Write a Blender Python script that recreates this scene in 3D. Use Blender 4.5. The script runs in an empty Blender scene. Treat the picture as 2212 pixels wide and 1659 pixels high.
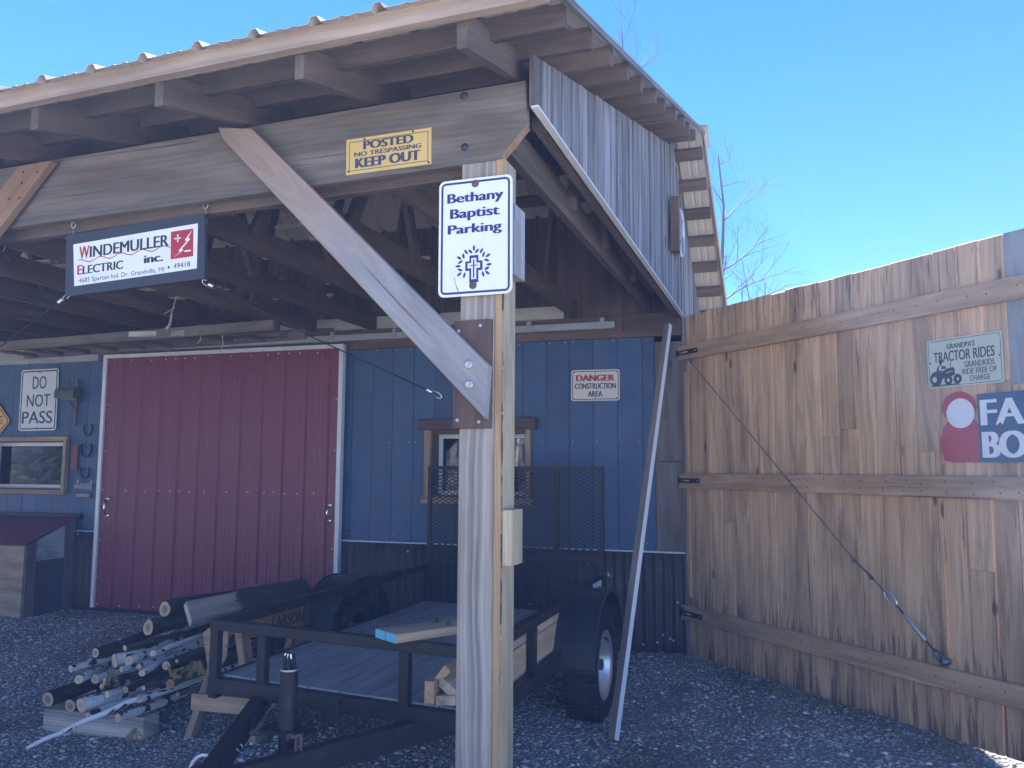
import bpy, bmesh, math, random
import numpy as np
from mathutils import Vector, Matrix, noise as mnoise
rnd = random.Random(11)
R = math.radians
scene = bpy.context.scene
COL = scene.collection

# ------------------------------------------------------------------ camera
FPX, YAW, PITCH, ROLL, EYE = 1803.0, R(18.46), R(5.79), R(.325), 1.5   # focal length in pixels of a 2212 px wide picture
_f = Vector((-math.sin(YAW)*math.cos(PITCH), math.cos(YAW)*math.cos(PITCH), math.sin(PITCH)))
_r0 = Vector((math.cos(YAW), math.sin(YAW), 0)); _u0 = _r0.cross(_f)
CR = _r0*math.cos(ROLL) + _u0*math.sin(ROLL); CU = -_r0*math.sin(ROLL) + _u0*math.cos(ROLL)
cam_d = bpy.data.cameras.new('camera'); cam = bpy.data.objects.new('camera', cam_d); COL.objects.link(cam)
cam_d.sensor_width = 36; cam_d.lens = 36*FPX/2212; cam_d.clip_end = 2000; cam_d.clip_start = .05
cam.matrix_world = Matrix(((CR.x, CU.x, -_f.x, 0), (CR.y, CU.y, -_f.y, 0), (CR.z, CU.z, -_f.z, EYE), (0, 0, 0, 1)))
scene.camera = cam
# ------------------------------------------------------------------ sky and sun
SUN_EL, SUN_AZ = R(42.4), R(-26.6)
world = bpy.data.worlds.new('World'); scene.world = world; world.use_nodes = True
wn = world.node_tree.nodes; wl = world.node_tree.links
sky = wn.new('ShaderNodeTexSky'); sky.sky_type = 'NISHITA'; sky.sun_disc = False
sky.sun_elevation = SUN_EL; sky.sun_rotation = SUN_AZ; sky.air_density = .46; sky.dust_density = 0; sky.ozone_density = 3; sky.altitude = 200
bg = wn['Background']; bg.inputs['Strength'].default_value = .05
hs = wn.new('ShaderNodeHueSaturation'); hs.inputs['Hue'].default_value = .505; hs.inputs['Saturation'].default_value = 1.3; hs.inputs['Value'].default_value = .86
wl.new(sky.outputs[0], hs.inputs['Color']); wl.new(hs.outputs[0], bg.inputs['Color'])
sun_d = bpy.data.lights.new('sun', 'SUN'); sun_d.energy = 5.0; sun_d.angle = R(.53); sun_d.color = (1, .95, .88)
sun = bpy.data.objects.new('sun', sun_d); COL.objects.link(sun)
SUND = Vector((math.sin(SUN_AZ)*math.cos(SUN_EL), math.cos(SUN_AZ)*math.cos(SUN_EL), math.sin(SUN_EL)))
sun.rotation_euler = (-SUND).to_track_quat('-Z', 'Y').to_euler(); sun.location = SUND*60
scene.view_settings.view_transform = 'Standard'; scene.view_settings.look = 'None'
scene.view_settings.exposure = 3.45; scene.view_settings.gamma = 1
scene.cycles.max_bounces = 8

# ------------------------------------------------------------------ helpers
def ray(u, v): return CR*(u-1106) + CU*(829.5-v) + _f*FPX
def onp(u, v, n, d):
    k = ray(u, v); n = Vector(n); c = Vector((0, 0, EYE)); return c + k*((d - n.dot(c))/n.dot(k))
def PY(u, v, y): return onp(u, v, (0, 1, 0), y)
def PX(u, v, x): return onp(u, v, (1, 0, 0), x)
def PZ(u, v, z): return onp(u, v, (0, 0, 1), z)
ZC = lambda p: (p-Vector((0, 0, EYE))).dot(_f)
def S(t): t = max(0, min(1, t)); return t*t*(3-2*t)
def V(*a): return Vector(a)
XA, YA, ZA = V(1, 0, 0), V(0, 1, 0), V(0, 0, 1)
ORG = {}

class MB:
    def __init__(s): s.v = []; s.f = []; s.g = []; s.r = []; s.m = []; s.sm = []
    def add(s, vs, fs, gs, r, mi=0, sm=False):
        b = len(s.v); s.v += [tuple(p) for p in vs]; s.g += [tuple(p) for p in gs]; s.r += [r]*len(vs)
        for f in fs: s.f.append([b+i for i in f]); s.m.append(mi); s.sm.append(sm)
    def box(s, c, d, ax=(XA, YA, ZA), grain=None, r=None, mi=0, taper=None):
        c = Vector(c); r = rnd.random() if r is None else r
        if grain is None: grain = max(range(3), key=lambda i: d[i])
        o = [grain] + [i for i in range(3) if i != grain]
        if d[o[1]] < d[o[2]]: o[1], o[2] = o[2], o[1]
        vs, gs = [], []
        off = (r*37.3, (r*7.7) % .3-.15, (r*3.1) % .2)
        for k in range(8):
            q = [((k >> i) & 1)-.5 for i in range(3)]
            l = [q[i]*d[i] for i in range(3)]
            vs.append(c + ax[0]*l[0] + ax[1]*l[1] + ax[2]*l[2]); gs.append([l[o[i]]+off[i] for i in range(3)])
        s.add(vs, [(0, 2, 3, 1), (4, 5, 7, 6), (0, 1, 5, 4), (2, 6, 7, 3), (0, 4, 6, 2), (1, 3, 7, 5)], gs, r, mi)
    def bb(s, x0, x1, y0, y1, z0, z1, **k):
        s.box(((x0+x1)/2, (y0+y1)/2, (z0+z1)/2), (abs(x1-x0), abs(y1-y0), abs(z1-z0)), **k)
    def bar(s, p, q, w, h, up=ZA, **k):       # w across, h along 'up'
        p = Vector(p); q = Vector(q); a = (q-p).normalized(); sd = up.cross(a)
        sd = sd.normalized() if sd.length > 1e-5 else XA.copy(); u2 = a.cross(sd)
        s.box((p+q)/2, ((q-p).length, w, h), (a, sd, u2), grain=0, **k)
    def prism(s, pts, o, ex, ey, th, grain=0, r=None, mi=0):   # outline in (ex, ey), thickness along ex x ey from o
        n = ex.cross(ey).normalized(); r = rnd.random() if r is None else r; N = len(pts)
        off = (r*37.3, (r*7.7) % .3-.15, (r*3.1) % .2)
        vs = [o+ex*a+ey*b for a, b in pts] + [o+ex*a+ey*b+n*th for a, b in pts]
        gs = []
        for w in (0, th):
            for a, b in pts:
                l = (a, b, w) if grain == 0 else (b, a, w)
                gs.append([l[i]+off[i] for i in range(3)])
        s.add(vs, [list(range(N))[::-1], [N+i for i in range(N)]] + [(i, (i+1) % N, N+(i+1) % N, N+i) for i in range(N)], gs, r, mi)
    def flat(s, vs2, fs, o, ex, ey, mi=0):
        s.add([o+ex*a+ey*b for a, b in vs2], fs, [(a, b, 0) for a, b in vs2], .5, mi)
    def tube(s, pts, rad, seg=8, caps=True, mi=0, capmi=None, r=None, sm=True, wob=0):
        pts = [Vector(p) for p in pts]; N = len(pts); r = rnd.random() if r is None else r
        rad = rad if isinstance(rad, (list, tuple)) else [rad]*N
        vs, gs, L = [], [], 0; prev = None
        for i, p in enumerate(pts):
            t = (pts[min(i+1, N-1)]-pts[max(i-1, 0)]).normalized()
            if prev is None:
                a = t.cross(ZA); a = a.normalized() if a.length > .01 else t.cross(XA).normalized()
            else:
                a = prev - t*prev.dot(t); a = a.normalized() if a.length > 1e-6 else t.orthogonal().normalized()
            prev = a; b = t.cross(a)
            if i: L += (p-pts[i-1]).length
            for k in range(seg):
                th = 2*math.pi*k/seg; w = 1+wob*(mnoise.noise((L*3+r*50, 2*math.cos(th), 2*math.sin(th)))) if wob else 1
                d = a*math.cos(th)+b*math.sin(th)
                vs.append(p+d*rad[i]*w); gs.append((L+r*37, math.cos(th)*rad[i], math.sin(th)*rad[i]))
        fs = [(i*seg+k, i*seg+(k+1) % seg, (i+1)*seg+(k+1) % seg, (i+1)*seg+k) for i in range(N-1) for k in range(seg)]
        s.add(vs, fs, gs, r, mi, sm)
        if caps:
            for i, fl in ((0, 1), (N-1, 0)):
                ring = list(range(seg)); s.add(vs[i*seg:(i+1)*seg], [ring[::-1] if fl else ring], [(0, g[1], g[2]) for g in gs[i*seg:(i+1)*seg]], r, mi if capmi is None else capmi)
    def lathe(s, prof, o, ax, seg=28, mi=0, sm=True):          # prof: (along axis, radius)
        a = ax.orthogonal().normalized(); b = ax.cross(a).normalized(); n = len(prof); vs, gs = [], []
        for x, rr in prof:
            for k in range(seg):
                th = 2*math.pi*k/seg; vs.append(o+ax*x+(a*math.cos(th)+b*math.sin(th))*rr); gs.append((x, rr*math.cos(th), rr*math.sin(th)))
        s.add(vs, [(i*seg+k, i*seg+(k+1) % seg, (i+1)*seg+(k+1) % seg, (i+1)*seg+k) for i in range(n-1) for k in range(seg)], gs, .5, mi, sm)
    def build(s, name, mat, parent=None, label=None, cat=None, group=None, kind=None, bevel=0, loc=None, fn=None, solid=0):
        me = bpy.data.meshes.new(name); vs = [Vector(p) for p in s.v]
        if fn: vs = [fn(p) for p in vs]
        if loc is None:
            xs = [p.x for p in vs]; ys = [p.y for p in vs]; zs = [p.z for p in vs]
            loc = V((min(xs)+max(xs))/2, (min(ys)+max(ys))/2, min(zs))
        me.from_pydata([p-loc for p in vs], [], s.f); me.update()
        for m in (mat if isinstance(mat, (list, tuple)) else [mat]): me.materials.append(m)
        me.polygons.foreach_set('material_index', s.m); me.polygons.foreach_set('use_smooth', s.sm)
        a = me.attributes.new('g', 'FLOAT_VECTOR', 'POINT'); a.data.foreach_set('vector', [c for p in s.g for c in p])
        a = me.attributes.new('r', 'FLOAT', 'POINT'); a.data.foreach_set('value', s.r)
        ob = bpy.data.objects.new(name, me); COL.objects.link(ob)
        place(ob, loc, parent); tag(ob, label, cat, group, kind)
        if solid: md = ob.modifiers.new('thickness', 'SOLIDIFY'); md.thickness = solid
        if bevel:
            md = ob.modifiers.new('bevel', 'BEVEL'); md.width = bevel; md.segments = 1; md.limit_method = 'ANGLE'; md.angle_limit = R(50)
        return ob
def place(ob, loc, parent):
    ORG[ob.name] = Vector(loc)
    if parent is not None: ob.parent = parent; ob.location = Vector(loc)-ORG[parent.name]
    else: ob.location = loc
def tag(o, label=None, cat=None, group=None, kind=None):
    for k, x in (('label', label), ('category', cat), ('group', group), ('kind', kind)):
        if x: o[k] = x
def scatter(name, mb, mat, parent, pts):                            # mb is built about the origin, then copied to every point
    o = mb.build(name, mat, parent, loc=V(0, 0, 0)); o.location = Vector(pts[0])-ORG[parent.name]
    for p in pts[1:]:
        c = o.copy(); COL.objects.link(c); c.parent = parent; c.location = Vector(p)-ORG[parent.name]
def thing(name, loc, label, cat, group=None):
    o = bpy.data.objects.new(name, None); COL.objects.link(o); o.empty_display_size = .1
    place(o, Vector(loc), None); tag(o, label, cat, group); return o

# ------------------------------------------------------------------ materials
class NT:
    def __init__(s, name):
        s.m = bpy.data.materials.new(name); s.m.use_nodes = True; s.t = s.m.node_tree; s.n = s.t.nodes; s.b = s.n['Principled BSDF']
    def new(s, t, **k):
        n = s.n.new(t)
        for a, x in k.items(): setattr(n, a, x)
        return n
    def put(s, sock, x):
        if hasattr(x, 'links') or isinstance(x, bpy.types.NodeSocket): s.t.links.new(x, sock)
        else: sock.default_value = x
    def math(s, op, a, b=0, c=0, clamp=False):
        n = s.new('ShaderNodeMath', operation=op, use_clamp=clamp)
        for i, x in enumerate((a, b, c)): s.put(n.inputs[i], x)
        return n.outputs[0]
    def attr(s, nm): return s.new('ShaderNodeAttribute', attribute_name=nm)
    def scale(s, vec, sc):
        n = s.new('ShaderNodeVectorMath', operation='MULTIPLY'); s.put(n.inputs[0], vec); n.inputs[1].default_value = sc; return n.outputs[0]
    def noise(s, vec, sc=1, det=2, rough=.55, dist=0):
        n = s.new('ShaderNodeTexNoise'); s.put(n.inputs['Vector'], vec); n.inputs['Scale'].default_value = sc
        n.inputs['Detail'].default_value = det; n.inputs['Roughness'].default_value = rough; n.inputs['Distortion'].default_value = dist; return n.outputs['Fac']
    def ramp(s, f, stops, const=False):
        n = s.new('ShaderNodeValToRGB'); s.put(n.inputs[0], f); e = n.color_ramp.elements
        if const: n.color_ramp.interpolation = 'CONSTANT'
        while len(e) < len(stops): e.new(.5)
        for k, (p, c) in enumerate(stops): e[k].position = p; e[k].color = (*c, 1) if len(c) == 3 else c
        return n.outputs[0]
    def mix(s, f, a, b, op='MIX'):
        n = s.new('ShaderNodeMix', data_type='RGBA', blend_type=op); s.put(n.inputs[0], f)
        for i, x in ((6, a), (7, b)): s.put(n.inputs[i], x if not isinstance(x, tuple) else (*x[:3], 1))
        return n.outputs[2]
    def rng(s, f, a, b, c=0., d=1.):
        n = s.new('ShaderNodeMapRange'); s.put(n.inputs[0], f)
        for i, x in enumerate((a, b, c, d)): n.inputs[i+1].default_value = x
        return n.outputs[0]
    def val(s, col, f):
        n = s.new('ShaderNodeHueSaturation'); s.put(n.inputs['Color'], col); s.put(n.inputs['Value'], f); return n.outputs[0]
    def bump(s, h, st=.3, d=.01):
        n = s.new('ShaderNodeBump'); n.inputs['Strength'].default_value = st; n.inputs['Distance'].default_value = d
        s.put(n.inputs['Height'], h); s.put(s.b.inputs['Normal'], n.outputs[0])
    def fin(s, col=None, rough=.8, metal=0, spec=.3):
        if col is not None: s.put(s.b.inputs['Base Color'], (*col, 1) if isinstance(col, tuple) and len(col) == 3 else col)
        s.put(s.b.inputs['Roughness'], rough); s.put(s.b.inputs['Metallic'], metal); s.b.inputs['Specular IOR Level'].default_value = spec
        return s.m

def wood(name, light, dark, knot=(.06, .035, .02), ring=70, ringamt=.55, fibre=.5, var=.25, blot=.35, kn=.5, stain=None, stainamt=0, rough=.82, bump=.35, tilt=.05, wobamp=.12, crack=.7, zstain=False, zwarm=False):
    N = NT(name); g = N.attr('g').outputs['Vector']; r = N.attr('r').outputs['Fac']
    sx = N.new('ShaderNodeSeparateXYZ'); N.put(sx.inputs[0], g)
    wob = N.noise(N.scale(g, (.9, 3, 3)), 1, 2); wob2 = N.noise(N.scale(g, (1.8, 8, 8)), 1, 2)
    yy = N.math('ADD', sx.outputs[1], N.math('MULTIPLY', N.math('SUBTRACT', wob, .5), wobamp))
    zz = N.math('ADD', N.math('ADD', sx.outputs[2], .03), N.math('MULTIPLY', N.math('SUBTRACT', wob2, .5), .035))
    zz = N.math('ADD', zz, N.math('MULTIPLY', N.math('SINE', N.math('MULTIPLY', sx.outputs[0], .9)), tilt))
    rad = N.math('SQRT', N.math('ADD', N.math('MULTIPLY', yy, yy), N.math('MULTIPLY', zz, zz)))
    cv = N.new('ShaderNodeCombineXYZ'); N.put(cv.inputs[0], N.math('MULTIPLY', rad, ring*1.6)); N.put(cv.inputs[1], N.math('MULTIPLY', sx.outputs[0], .25)); N.put(cv.inputs[2], r)
    rg = N.rng(N.noise(cv.outputs[0], 1, 2, .5), .36, .66)          # uneven growth rings
    fb = N.noise(N.scale(g, (2.2, 130, 130)), 1, 3, .6); fb2 = N.noise(N.scale(g, (5, 45, 45)), 1, 3, .6)
    f = N.math('ADD', N.math('MULTIPLY', rg, ringamt), N.math('MULTIPLY', N.math('ADD', N.math('MULTIPLY', fb, .5), N.math('MULTIPLY', fb2, .5)), fibre*1.4))
    f = N.math('SUBTRACT', f, fibre*.35, clamp=True)
    c = N.mix(f, light, dark)
    bl = N.noise(N.scale(g, (1.6, 9, 9)), 1, 3, .6)
    c = N.val(c, N.rng(bl, .25, .75, 1-blot, 1+blot))
    if stain:
        st = N.noise(N.scale(g, (1.3, 20, 20)), 1.0, 5, .66, .5)
        c = N.mix(N.math('MULTIPLY', N.rng(st, .52, .66), stainamt), c, stain)
    if kn:
        vo = N.new('ShaderNodeTexVoronoi'); N.put(vo.inputs['Vector'], N.scale(g, (2.0, 6.0, 1.2))); vo.inputs['Scale'].default_value = 1
        sp = N.new('ShaderNodeSeparateColor'); N.put(sp.inputs[0], vo.outputs['Color'])
        k = N.math('MULTIPLY', N.rng(N.math('ADD', vo.outputs['Distance'], N.math('MULTIPLY', N.math('SUBTRACT', fb2, .5), .05)), .055, .10, 1, 0), N.math('GREATER_THAN', sp.outputs[0], 1-kn))
        c = N.mix(N.math('MULTIPLY', k, .85), c, knot)
    c = N.val(c, N.rng(r, 0, 1, 1-var, 1+var))
    if zstain:                                                      # rain-splash and run-off marks at the foot, above the low rail and at the top
        pz = N.new('ShaderNodeSeparateXYZ'); N.put(pz.inputs[0], N.new('ShaderNodeNewGeometry').outputs['Position']); z = pz.outputs[2]
        lift = N.math('ADD', N.rng(z, .12, .42, .16, 0), N.math('ADD', N.rng(N.math('ABSOLUTE', N.math('SUBTRACT', z, .5)), 0, .16, .13, 0), N.rng(z, 2.3, 2.66, 0, .10)))
        jag = N.noise(N.scale(g, (1.6, 34, 34)), 1, 4, .7)
        c = N.mix(N.math('MULTIPLY', N.rng(N.math('ADD', jag, lift), .63, .69), .72), c, (.07, .052, .044))
    if zwarm:                                                       # the sheltered upper half has kept its brown stain
        pz = N.new('ShaderNodeSeparateXYZ'); N.put(pz.inputs[0], N.new('ShaderNodeNewGeometry').outputs['Position'])
        c = N.mix(N.rng(N.math('ADD', pz.outputs[2], N.math('MULTIPLY', N.math('SUBTRACT', bl, .5), 1.0)), 2.2, 2.75, 0, .72), c, N.mix(f, (.36, .235, .155), (.2, .125, .08)))
    if crack:
        ck = N.noise(N.scale(g, (.8, 62, 62)), 1, 2, .5); c = N.mix(N.math('MULTIPLY', N.rng(ck, .685, .72), crack), c, knot)
    hs = N.mix(.25, c, N.mix(r, c, dark)); N.bump(f, bump, .004)
    return N.fin(hs, rough, 0, .25)
def paint(name, col, rough=.5, var=.12, sc=3, spec=.4, wear=None, wearamt=.6, wsc=(8, 8, 8), th=(.62, .68), metal=0, bump=0):
    N = NT(name); g = N.attr('g').outputs['Vector']; r = N.attr('r').outputs['Fac']
    n = N.noise(g, sc, 4, .6)
    c = N.val((*col, 1), N.math('MULTIPLY', N.rng(n, .25, .75, 1-var, 1+var), N.rng(r, 0, 1, 1-var*.6, 1+var*.6)))
    if wear:
        w = N.noise(N.scale(g, wsc), 1, 5, .65); c = N.mix(N.math('MULTIPLY', N.rng(w, th[0], th[1]), wearamt), c, wear)
    if bump: N.bump(N.noise(g, 60, 3), bump, .003)
    return N.fin(c, N.rng(n, .3, .7, max(rough-.08, .03), rough+.08), metal, spec)
def plain(name, col, rough=.5, metal=0, spec=.4): return NT(name).fin(col, rough, metal, spec)

M = {}
M['gate_wood'] = wood('gate_wood', (.71, .475, .28), (.42, .26, .14), (.075, .04, .02), ring=50, ringamt=.6, fibre=.34, var=.26, blot=.25, stain=(.085, .06, .05), stainamt=.5, kn=.9, zstain=True)
M['rail_wood'] = wood('rail_wood', (.57, .38, .225), (.37, .24, .132), ring=45, ringamt=.35, var=.08, kn=.3, stain=(.2, .12, .07), stainamt=.4)
M['grey_wood'] = wood('grey_wood', (.40, .40, .40), (.2, .195, .195), (.09, .08, .075), ring=60, ringamt=.5, var=.22, blot=.3, kn=.25, stain=(.22, .15, .1), stainamt=.5)
M['gable_wood'] = wood('gable_wood', (.34, .335, .34), (.12, .115, .115), (.07, .06, .055), ring=50, ringamt=.45, fibre=.9, var=.35, blot=.5, kn=.3, stain=(.17, .105, .07), stainamt=.85)
M['beam_wood'] = wood('beam_wood', (.215, .185, .155), (.095, .08, .07), ring=45, ringamt=.4, fibre=.45, var=.1, blot=.45, kn=.6, stain=(.17, .105, .07), stainamt=.75)
M['frame_wood'] = wood('frame_wood', (.165, .122, .092), (.082, .058, .043), ring=50, ringamt=.35, var=.25, kn=.4, stain=(.08, .055, .04), stainamt=.5)
M['fascia_wood'] = wood('fascia_wood', (.39, .29, .21), (.23, .165, .115), ring=60, ringamt=.4, var=.05, kn=.4)
M['post_wood'] = wood('post_wood', (.49, .43, .35), (.19, .168, .15), ring=75, ringamt=.7, fibre=.45, var=.05, blot=.25, kn=.2, stain=(.30, .23, .15), stainamt=.5, tilt=.03, wobamp=.06)
M['treated_wood'] = wood('treated_wood', (.50, .43, .285), (.31, .25, .15), ring=85, ringamt=.45, fibre=.4, var=.08, kn=.3, stain=(.5, .33, .16), stainamt=.8)
M['post_edge'] = wood('post_edge', (.56, .39, .22), (.35, .21, .10), ring=110, ringamt=.6, fibre=.5, var=.05, blot=.15, kn=0)
M['plate_wood'] = wood('plate_wood', (.165, .108, .082), (.085, .056, .045), ring=40, ringamt=.5, var=.03, kn=0, blot=.2)
M['brace_wood'] = wood('brace_wood', (.42, .405, .40), (.225, .205, .2), ring=65, ringamt=.5, fibre=.6, var=.03, kn=.75, stain=(.36, .22, .13), stainamt=.6, zwarm=True)
M['brown_brace'] = wood('brown_brace', (.33, .205, .125), (.2, .115, .07), ring=50, ringamt=.3, var=.03, kn=.6)
M['fresh_wood'] = wood('fresh_wood', (.56, .40, .24), (.38, .24, .125), ring=70, ringamt=.4, var=.12, blot=.2, kn=.35)
M['deck_wood'] = wood('deck_wood', (.36, .355, .35), (.2, .195, .19), ring=60, ringamt=.35, var=.15, kn=.4)
M['timber_wood'] = wood('timber_wood', (.55, .5, .42), (.26, .23, .2), ring=48, ringamt=.8, fibre=.3, var=.03, kn=.4)
M['old_board'] = wood('old_board', (.60, .49, .36), (.40, .31, .22), ring=50, ringamt=.35, var=.05, kn=.8, stain=(.12, .1, .09), stainamt=.5)
M['dark_board'] = wood('dark_board', (.085, .085, .07), (.045, .045, .04), ring=50, ringamt=.35, var=.05, kn=.3, stain=(.22, .15, .1), stainamt=.35)
M['saw_wood'] = wood('saw_wood', (.50, .36, .23), (.33, .22, .135), ring=60, ringamt=.4, var=.2, kn=.3, stain=(.12, .085, .06), stainamt=.5)
M['brown_board'] = wood('brown_board', (.2, .125, .085), (.12, .075, .05), ring=50, ringamt=.35, var=.15, kn=.3)
M['blue'] = paint('blue_paint', (.058, .108, .188), .5, .22, 4, .35, (.10, .11, .12), .55, (2, 12, 12), (.52, .75))
M['red_metal'] = paint('red_metal', (.215, .05, .068), .38, .08, 2, .45)
M['white_metal'] = paint('white_metal', (.72, .72, .70), .4, .06, 3, .4)
M['liner'] = paint('liner_panel', (.55, .54, .49), .5, .08, 2, .35)
M['galv'] = paint('galvanised_metal', (.46, .48, .49), .42, .1, 12, .5, metal=.6)
M['under_metal'] = paint('roof_metal', (.44, .39, .32), .45, .1, 2, .4, (.3, .27, .22), .4)
M['black_steel'] = paint('black_steel', (.013, .0135, .015), .5, .2, 6, .4, (.07, .055, .045), .5, (9, 9, 9), (.55, .68))
M['fender'] = paint('fender_paint', (.024, .026, .031), .36, .15, 5, .5, (.10, .085, .07), .35, (7, 7, 7), (.6, .72))
M['tyre'] = paint('tyre_rubber', (.02, .018, .019), .8, .15, 10, .25, bump=.2)
M['rim'] = paint('silver_rim', (.62, .62, .63), .34, .05, 5, .5, metal=.75)
M['chrome'] = plain('bright_steel', (.75, .75, .75), .22, 1)
M['rusty'] = paint('rusty_steel', (.12, .085, .075), .7, .3, 14, .3, (.2, .09, .04), .6)
M['dark_iron'] = paint('dark_iron', (.045, .047, .055), .6, .2, 14, .35)
M['black_cord'] = plain('black_cord', (.015, .015, .016), .7)
M['cable'] = plain('steel_cable', (.13, .16, .18), .4, .6)
M['white'] = paint('sign_white', (.78, .78, .77), .42, .06, 4, .4, (.55, .52, .46), .35, (6, 6, 6), (.58, .72))
M['sheet_white'] = paint('reflective_white', (.66, .68, .70), .4, .05, 3, .4)
M['cream'] = paint('sign_cream', (.72, .64, .52), .5, .05, 3, .4)
M['yellow'] = paint('sign_yellow', (.66, .46, .16), .5, .06, 3, .4)
M['road_yellow'] = paint('road_sign_yellow', (.72, .38, .05), .45, .05, 3, .4)
M['ink'] = plain('sign_ink', (.022, .025, .032), .5)
M['navy'] = plain('navy_ink', (.028, .032, .16), .5)
M['blue_ink'] = plain('slate_blue_ink', (.05, .07, .13), .5)
M['red_ink'] = plain('red_ink', (.42, .03, .045), .5)
M['sage'] = paint('sign_sage', (.50, .52, .39), .45, .05, 4, .4)
M['enamel_blue'] = paint('enamel_blue', (.02, .075, .16), .35, .1, 5, .5, (.09, .035, .018), .9, (7, 5, 5), (.66, .72))
M['enamel_red'] = paint('enamel_red', (.38, .025, .03), .35, .1, 5, .5, (.06, .02, .015), .9, (7, 5, 5), (.66, .72))
M['enamel_white'] = paint('enamel_white', (.68, .68, .67), .38, .06, 5, .5, (.12, .05, .025), .9, (9, 6, 6), (.64, .7))
M['board_black'] = paint('sign_board_black', (.035, .04, .05), .5, .15, 5, .4, (.55, .55, .55), .8, (14, 40, 14), (.72, .75))
M['cyan_end'] = paint('cyan_paint', (.12, .42, .58), .6, .12, 20)
M['plaque_red'] = paint('rusty_red_plaque', (.22, .085, .075), .65, .2, 20)
M['brass'] = paint('dull_brass', (.3, .26, .17), .5, .2, 20, metal=.5)
M['pewter'] = paint('pewter', (.2, .2, .2), .5, .2, 30, metal=.4)
M['lid_red'] = paint('lid_red_metal', (.155, .05, .075), .35, .08, 2, .5)
M['ply'] = wood('plywood', (.40, .31, .21), (.25, .185, .125), ring=12, ringamt=.35, var=.03, blot=.6, kn=.5)
M['faded'] = paint('weathered_panel', (.075, .075, .075), .75, .2, 3)
M['wane'] = paint('dark_wane', (.085, .06, .045), .85, .3, 20, .2, (.36, .27, .15), .9, (6, 30, 30), (.48, .54))
M['chalk'] = paint('chalky_white_wash', (.5, .51, .5), .8, .2, 5, .2, (.12, .12, .12), .8, (2, 6, 13), (.5, .7))
M['mail_green'] = paint('mailbox_tin', (.09, .10, .095), .5, .2, 12)
M['red_light'] = plain('red_lens', (.5, .02, .02), .25)
M['stick_wood'] = wood('stick_wood', (.30, .24, .2), (.18, .14, .115), ring=50, ringamt=.35, var=.03, kn=.2)
M['orange_board'] = wood('orange_board', (.36, .19, .09), (.24, .12, .055), ring=50, ringamt=.3, var=.03, kn=.2)
def mk_rust():
    N = NT('rusty_corrugated_metal'); g = N.attr('g').outputs['Vector']
    a = N.noise(N.scale(g, (2.2, 9, 1)), 1, 4, .65); b = N.noise(g, 22, 4, .7)
    c = N.ramp(N.math('ADD', N.math('MULTIPLY', a, .75), N.math('MULTIPLY', b, .25)), [(.3, (.045, .045, .047)), (.48, (.085, .075, .07)), (.6, (.115, .075, .06)), (.74, (.24, .22, .2))])
    N.bump(b, .3, .003); return N.fin(c, .6, .35, .3)
M['rust_sheet'] = mk_rust()
def mk_glass():
    N = NT('window_glass'); return N.fin((.008, .009, .011), .03, 0, .5)
M['glass'] = mk_glass(); M['glass'].node_tree.nodes['Principled BSDF'].inputs['IOR'].default_value = 1.75
def mk_bark(name, c1, c2, c3, sc):
    N = NT(name); g = N.attr('g').outputs['Vector']; a = N.noise(N.scale(g, sc), 1, 5, .7); r = N.attr('r').outputs['Fac']
    c = N.val(N.ramp(a, [(.32, c1), (.5, c2), (.68, c3)]), N.rng(r, 0, 1, .75, 1.3)); N.bump(a, .8, .012); return N.fin(c, .9, 0, .15)
M['bark'] = mk_bark('dark_bark', (.016, .015, .015), (.035, .031, .03), (.08, .072, .068), (9, 60, 60))
M['brown_bark'] = mk_bark('brown_bark', (.05, .035, .026), (.095, .07, .052), (.16, .125, .1), (5, 70, 70))
def mk_birch():
    N = NT('birch_bark'); g = N.attr('g').outputs['Vector']
    a = N.noise(N.scale(g, (60, 12, 12)), 1, 2, .5); b = N.noise(N.scale(g, (11, 16, 16)), 1, 2, .5, .3); d = N.noise(g, 9, 3)
    c = N.mix(d, (.78, .77, .75), (.58, .55, .51)); c = N.mix(N.math('MULTIPLY', N.rng(a, .62, .7), .6), c, (.12, .1, .09))
    c = N.mix(N.rng(b, .575, .605), c, (.03, .027, .026)); N.bump(b, .3, .004); return N.fin(c, .65, 0, .3)
M['birch'] = mk_birch()
def mk_cut(name, outer, heart):
    N = NT(name); g = N.attr('g').outputs['Vector']; r = N.attr('r').outputs['Fac']; sx = N.new('ShaderNodeSeparateXYZ'); N.put(sx.inputs[0], g)
    # first coordinate: 0 in the heart, 1 under the bark
    c = N.ramp(N.math('ADD', sx.outputs[0], N.math('MULTIPLY', N.math('SUBTRACT', N.noise(N.scale(g, (0, 40, 40)), 1, 2), .5), .25)), [(.0, heart), (.42, heart), (.62, outer), (.93, outer), (.99, (.14, .09, .05))])
    n = N.noise(N.scale(g, (9, 90, 90)), 1, 3); c = N.val(c, N.math('MULTIPLY', N.rng(n, .3, .7, .8, 1.15), N.rng(r, 0, 1, .85, 1.15))); return N.fin(c, .85, 0, .2)
M['cut_pale'] = mk_cut('pale_cut_wood', (.62, .49, .32), (.52, .40, .27))
M['cut_heart'] = mk_cut('heartwood_cut', (.56, .44, .27), (.30, .21, .15))
M['cut_cedar'] = mk_cut('cedar_cut', (.36, .21, .10), (.30, .16, .08))
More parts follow.
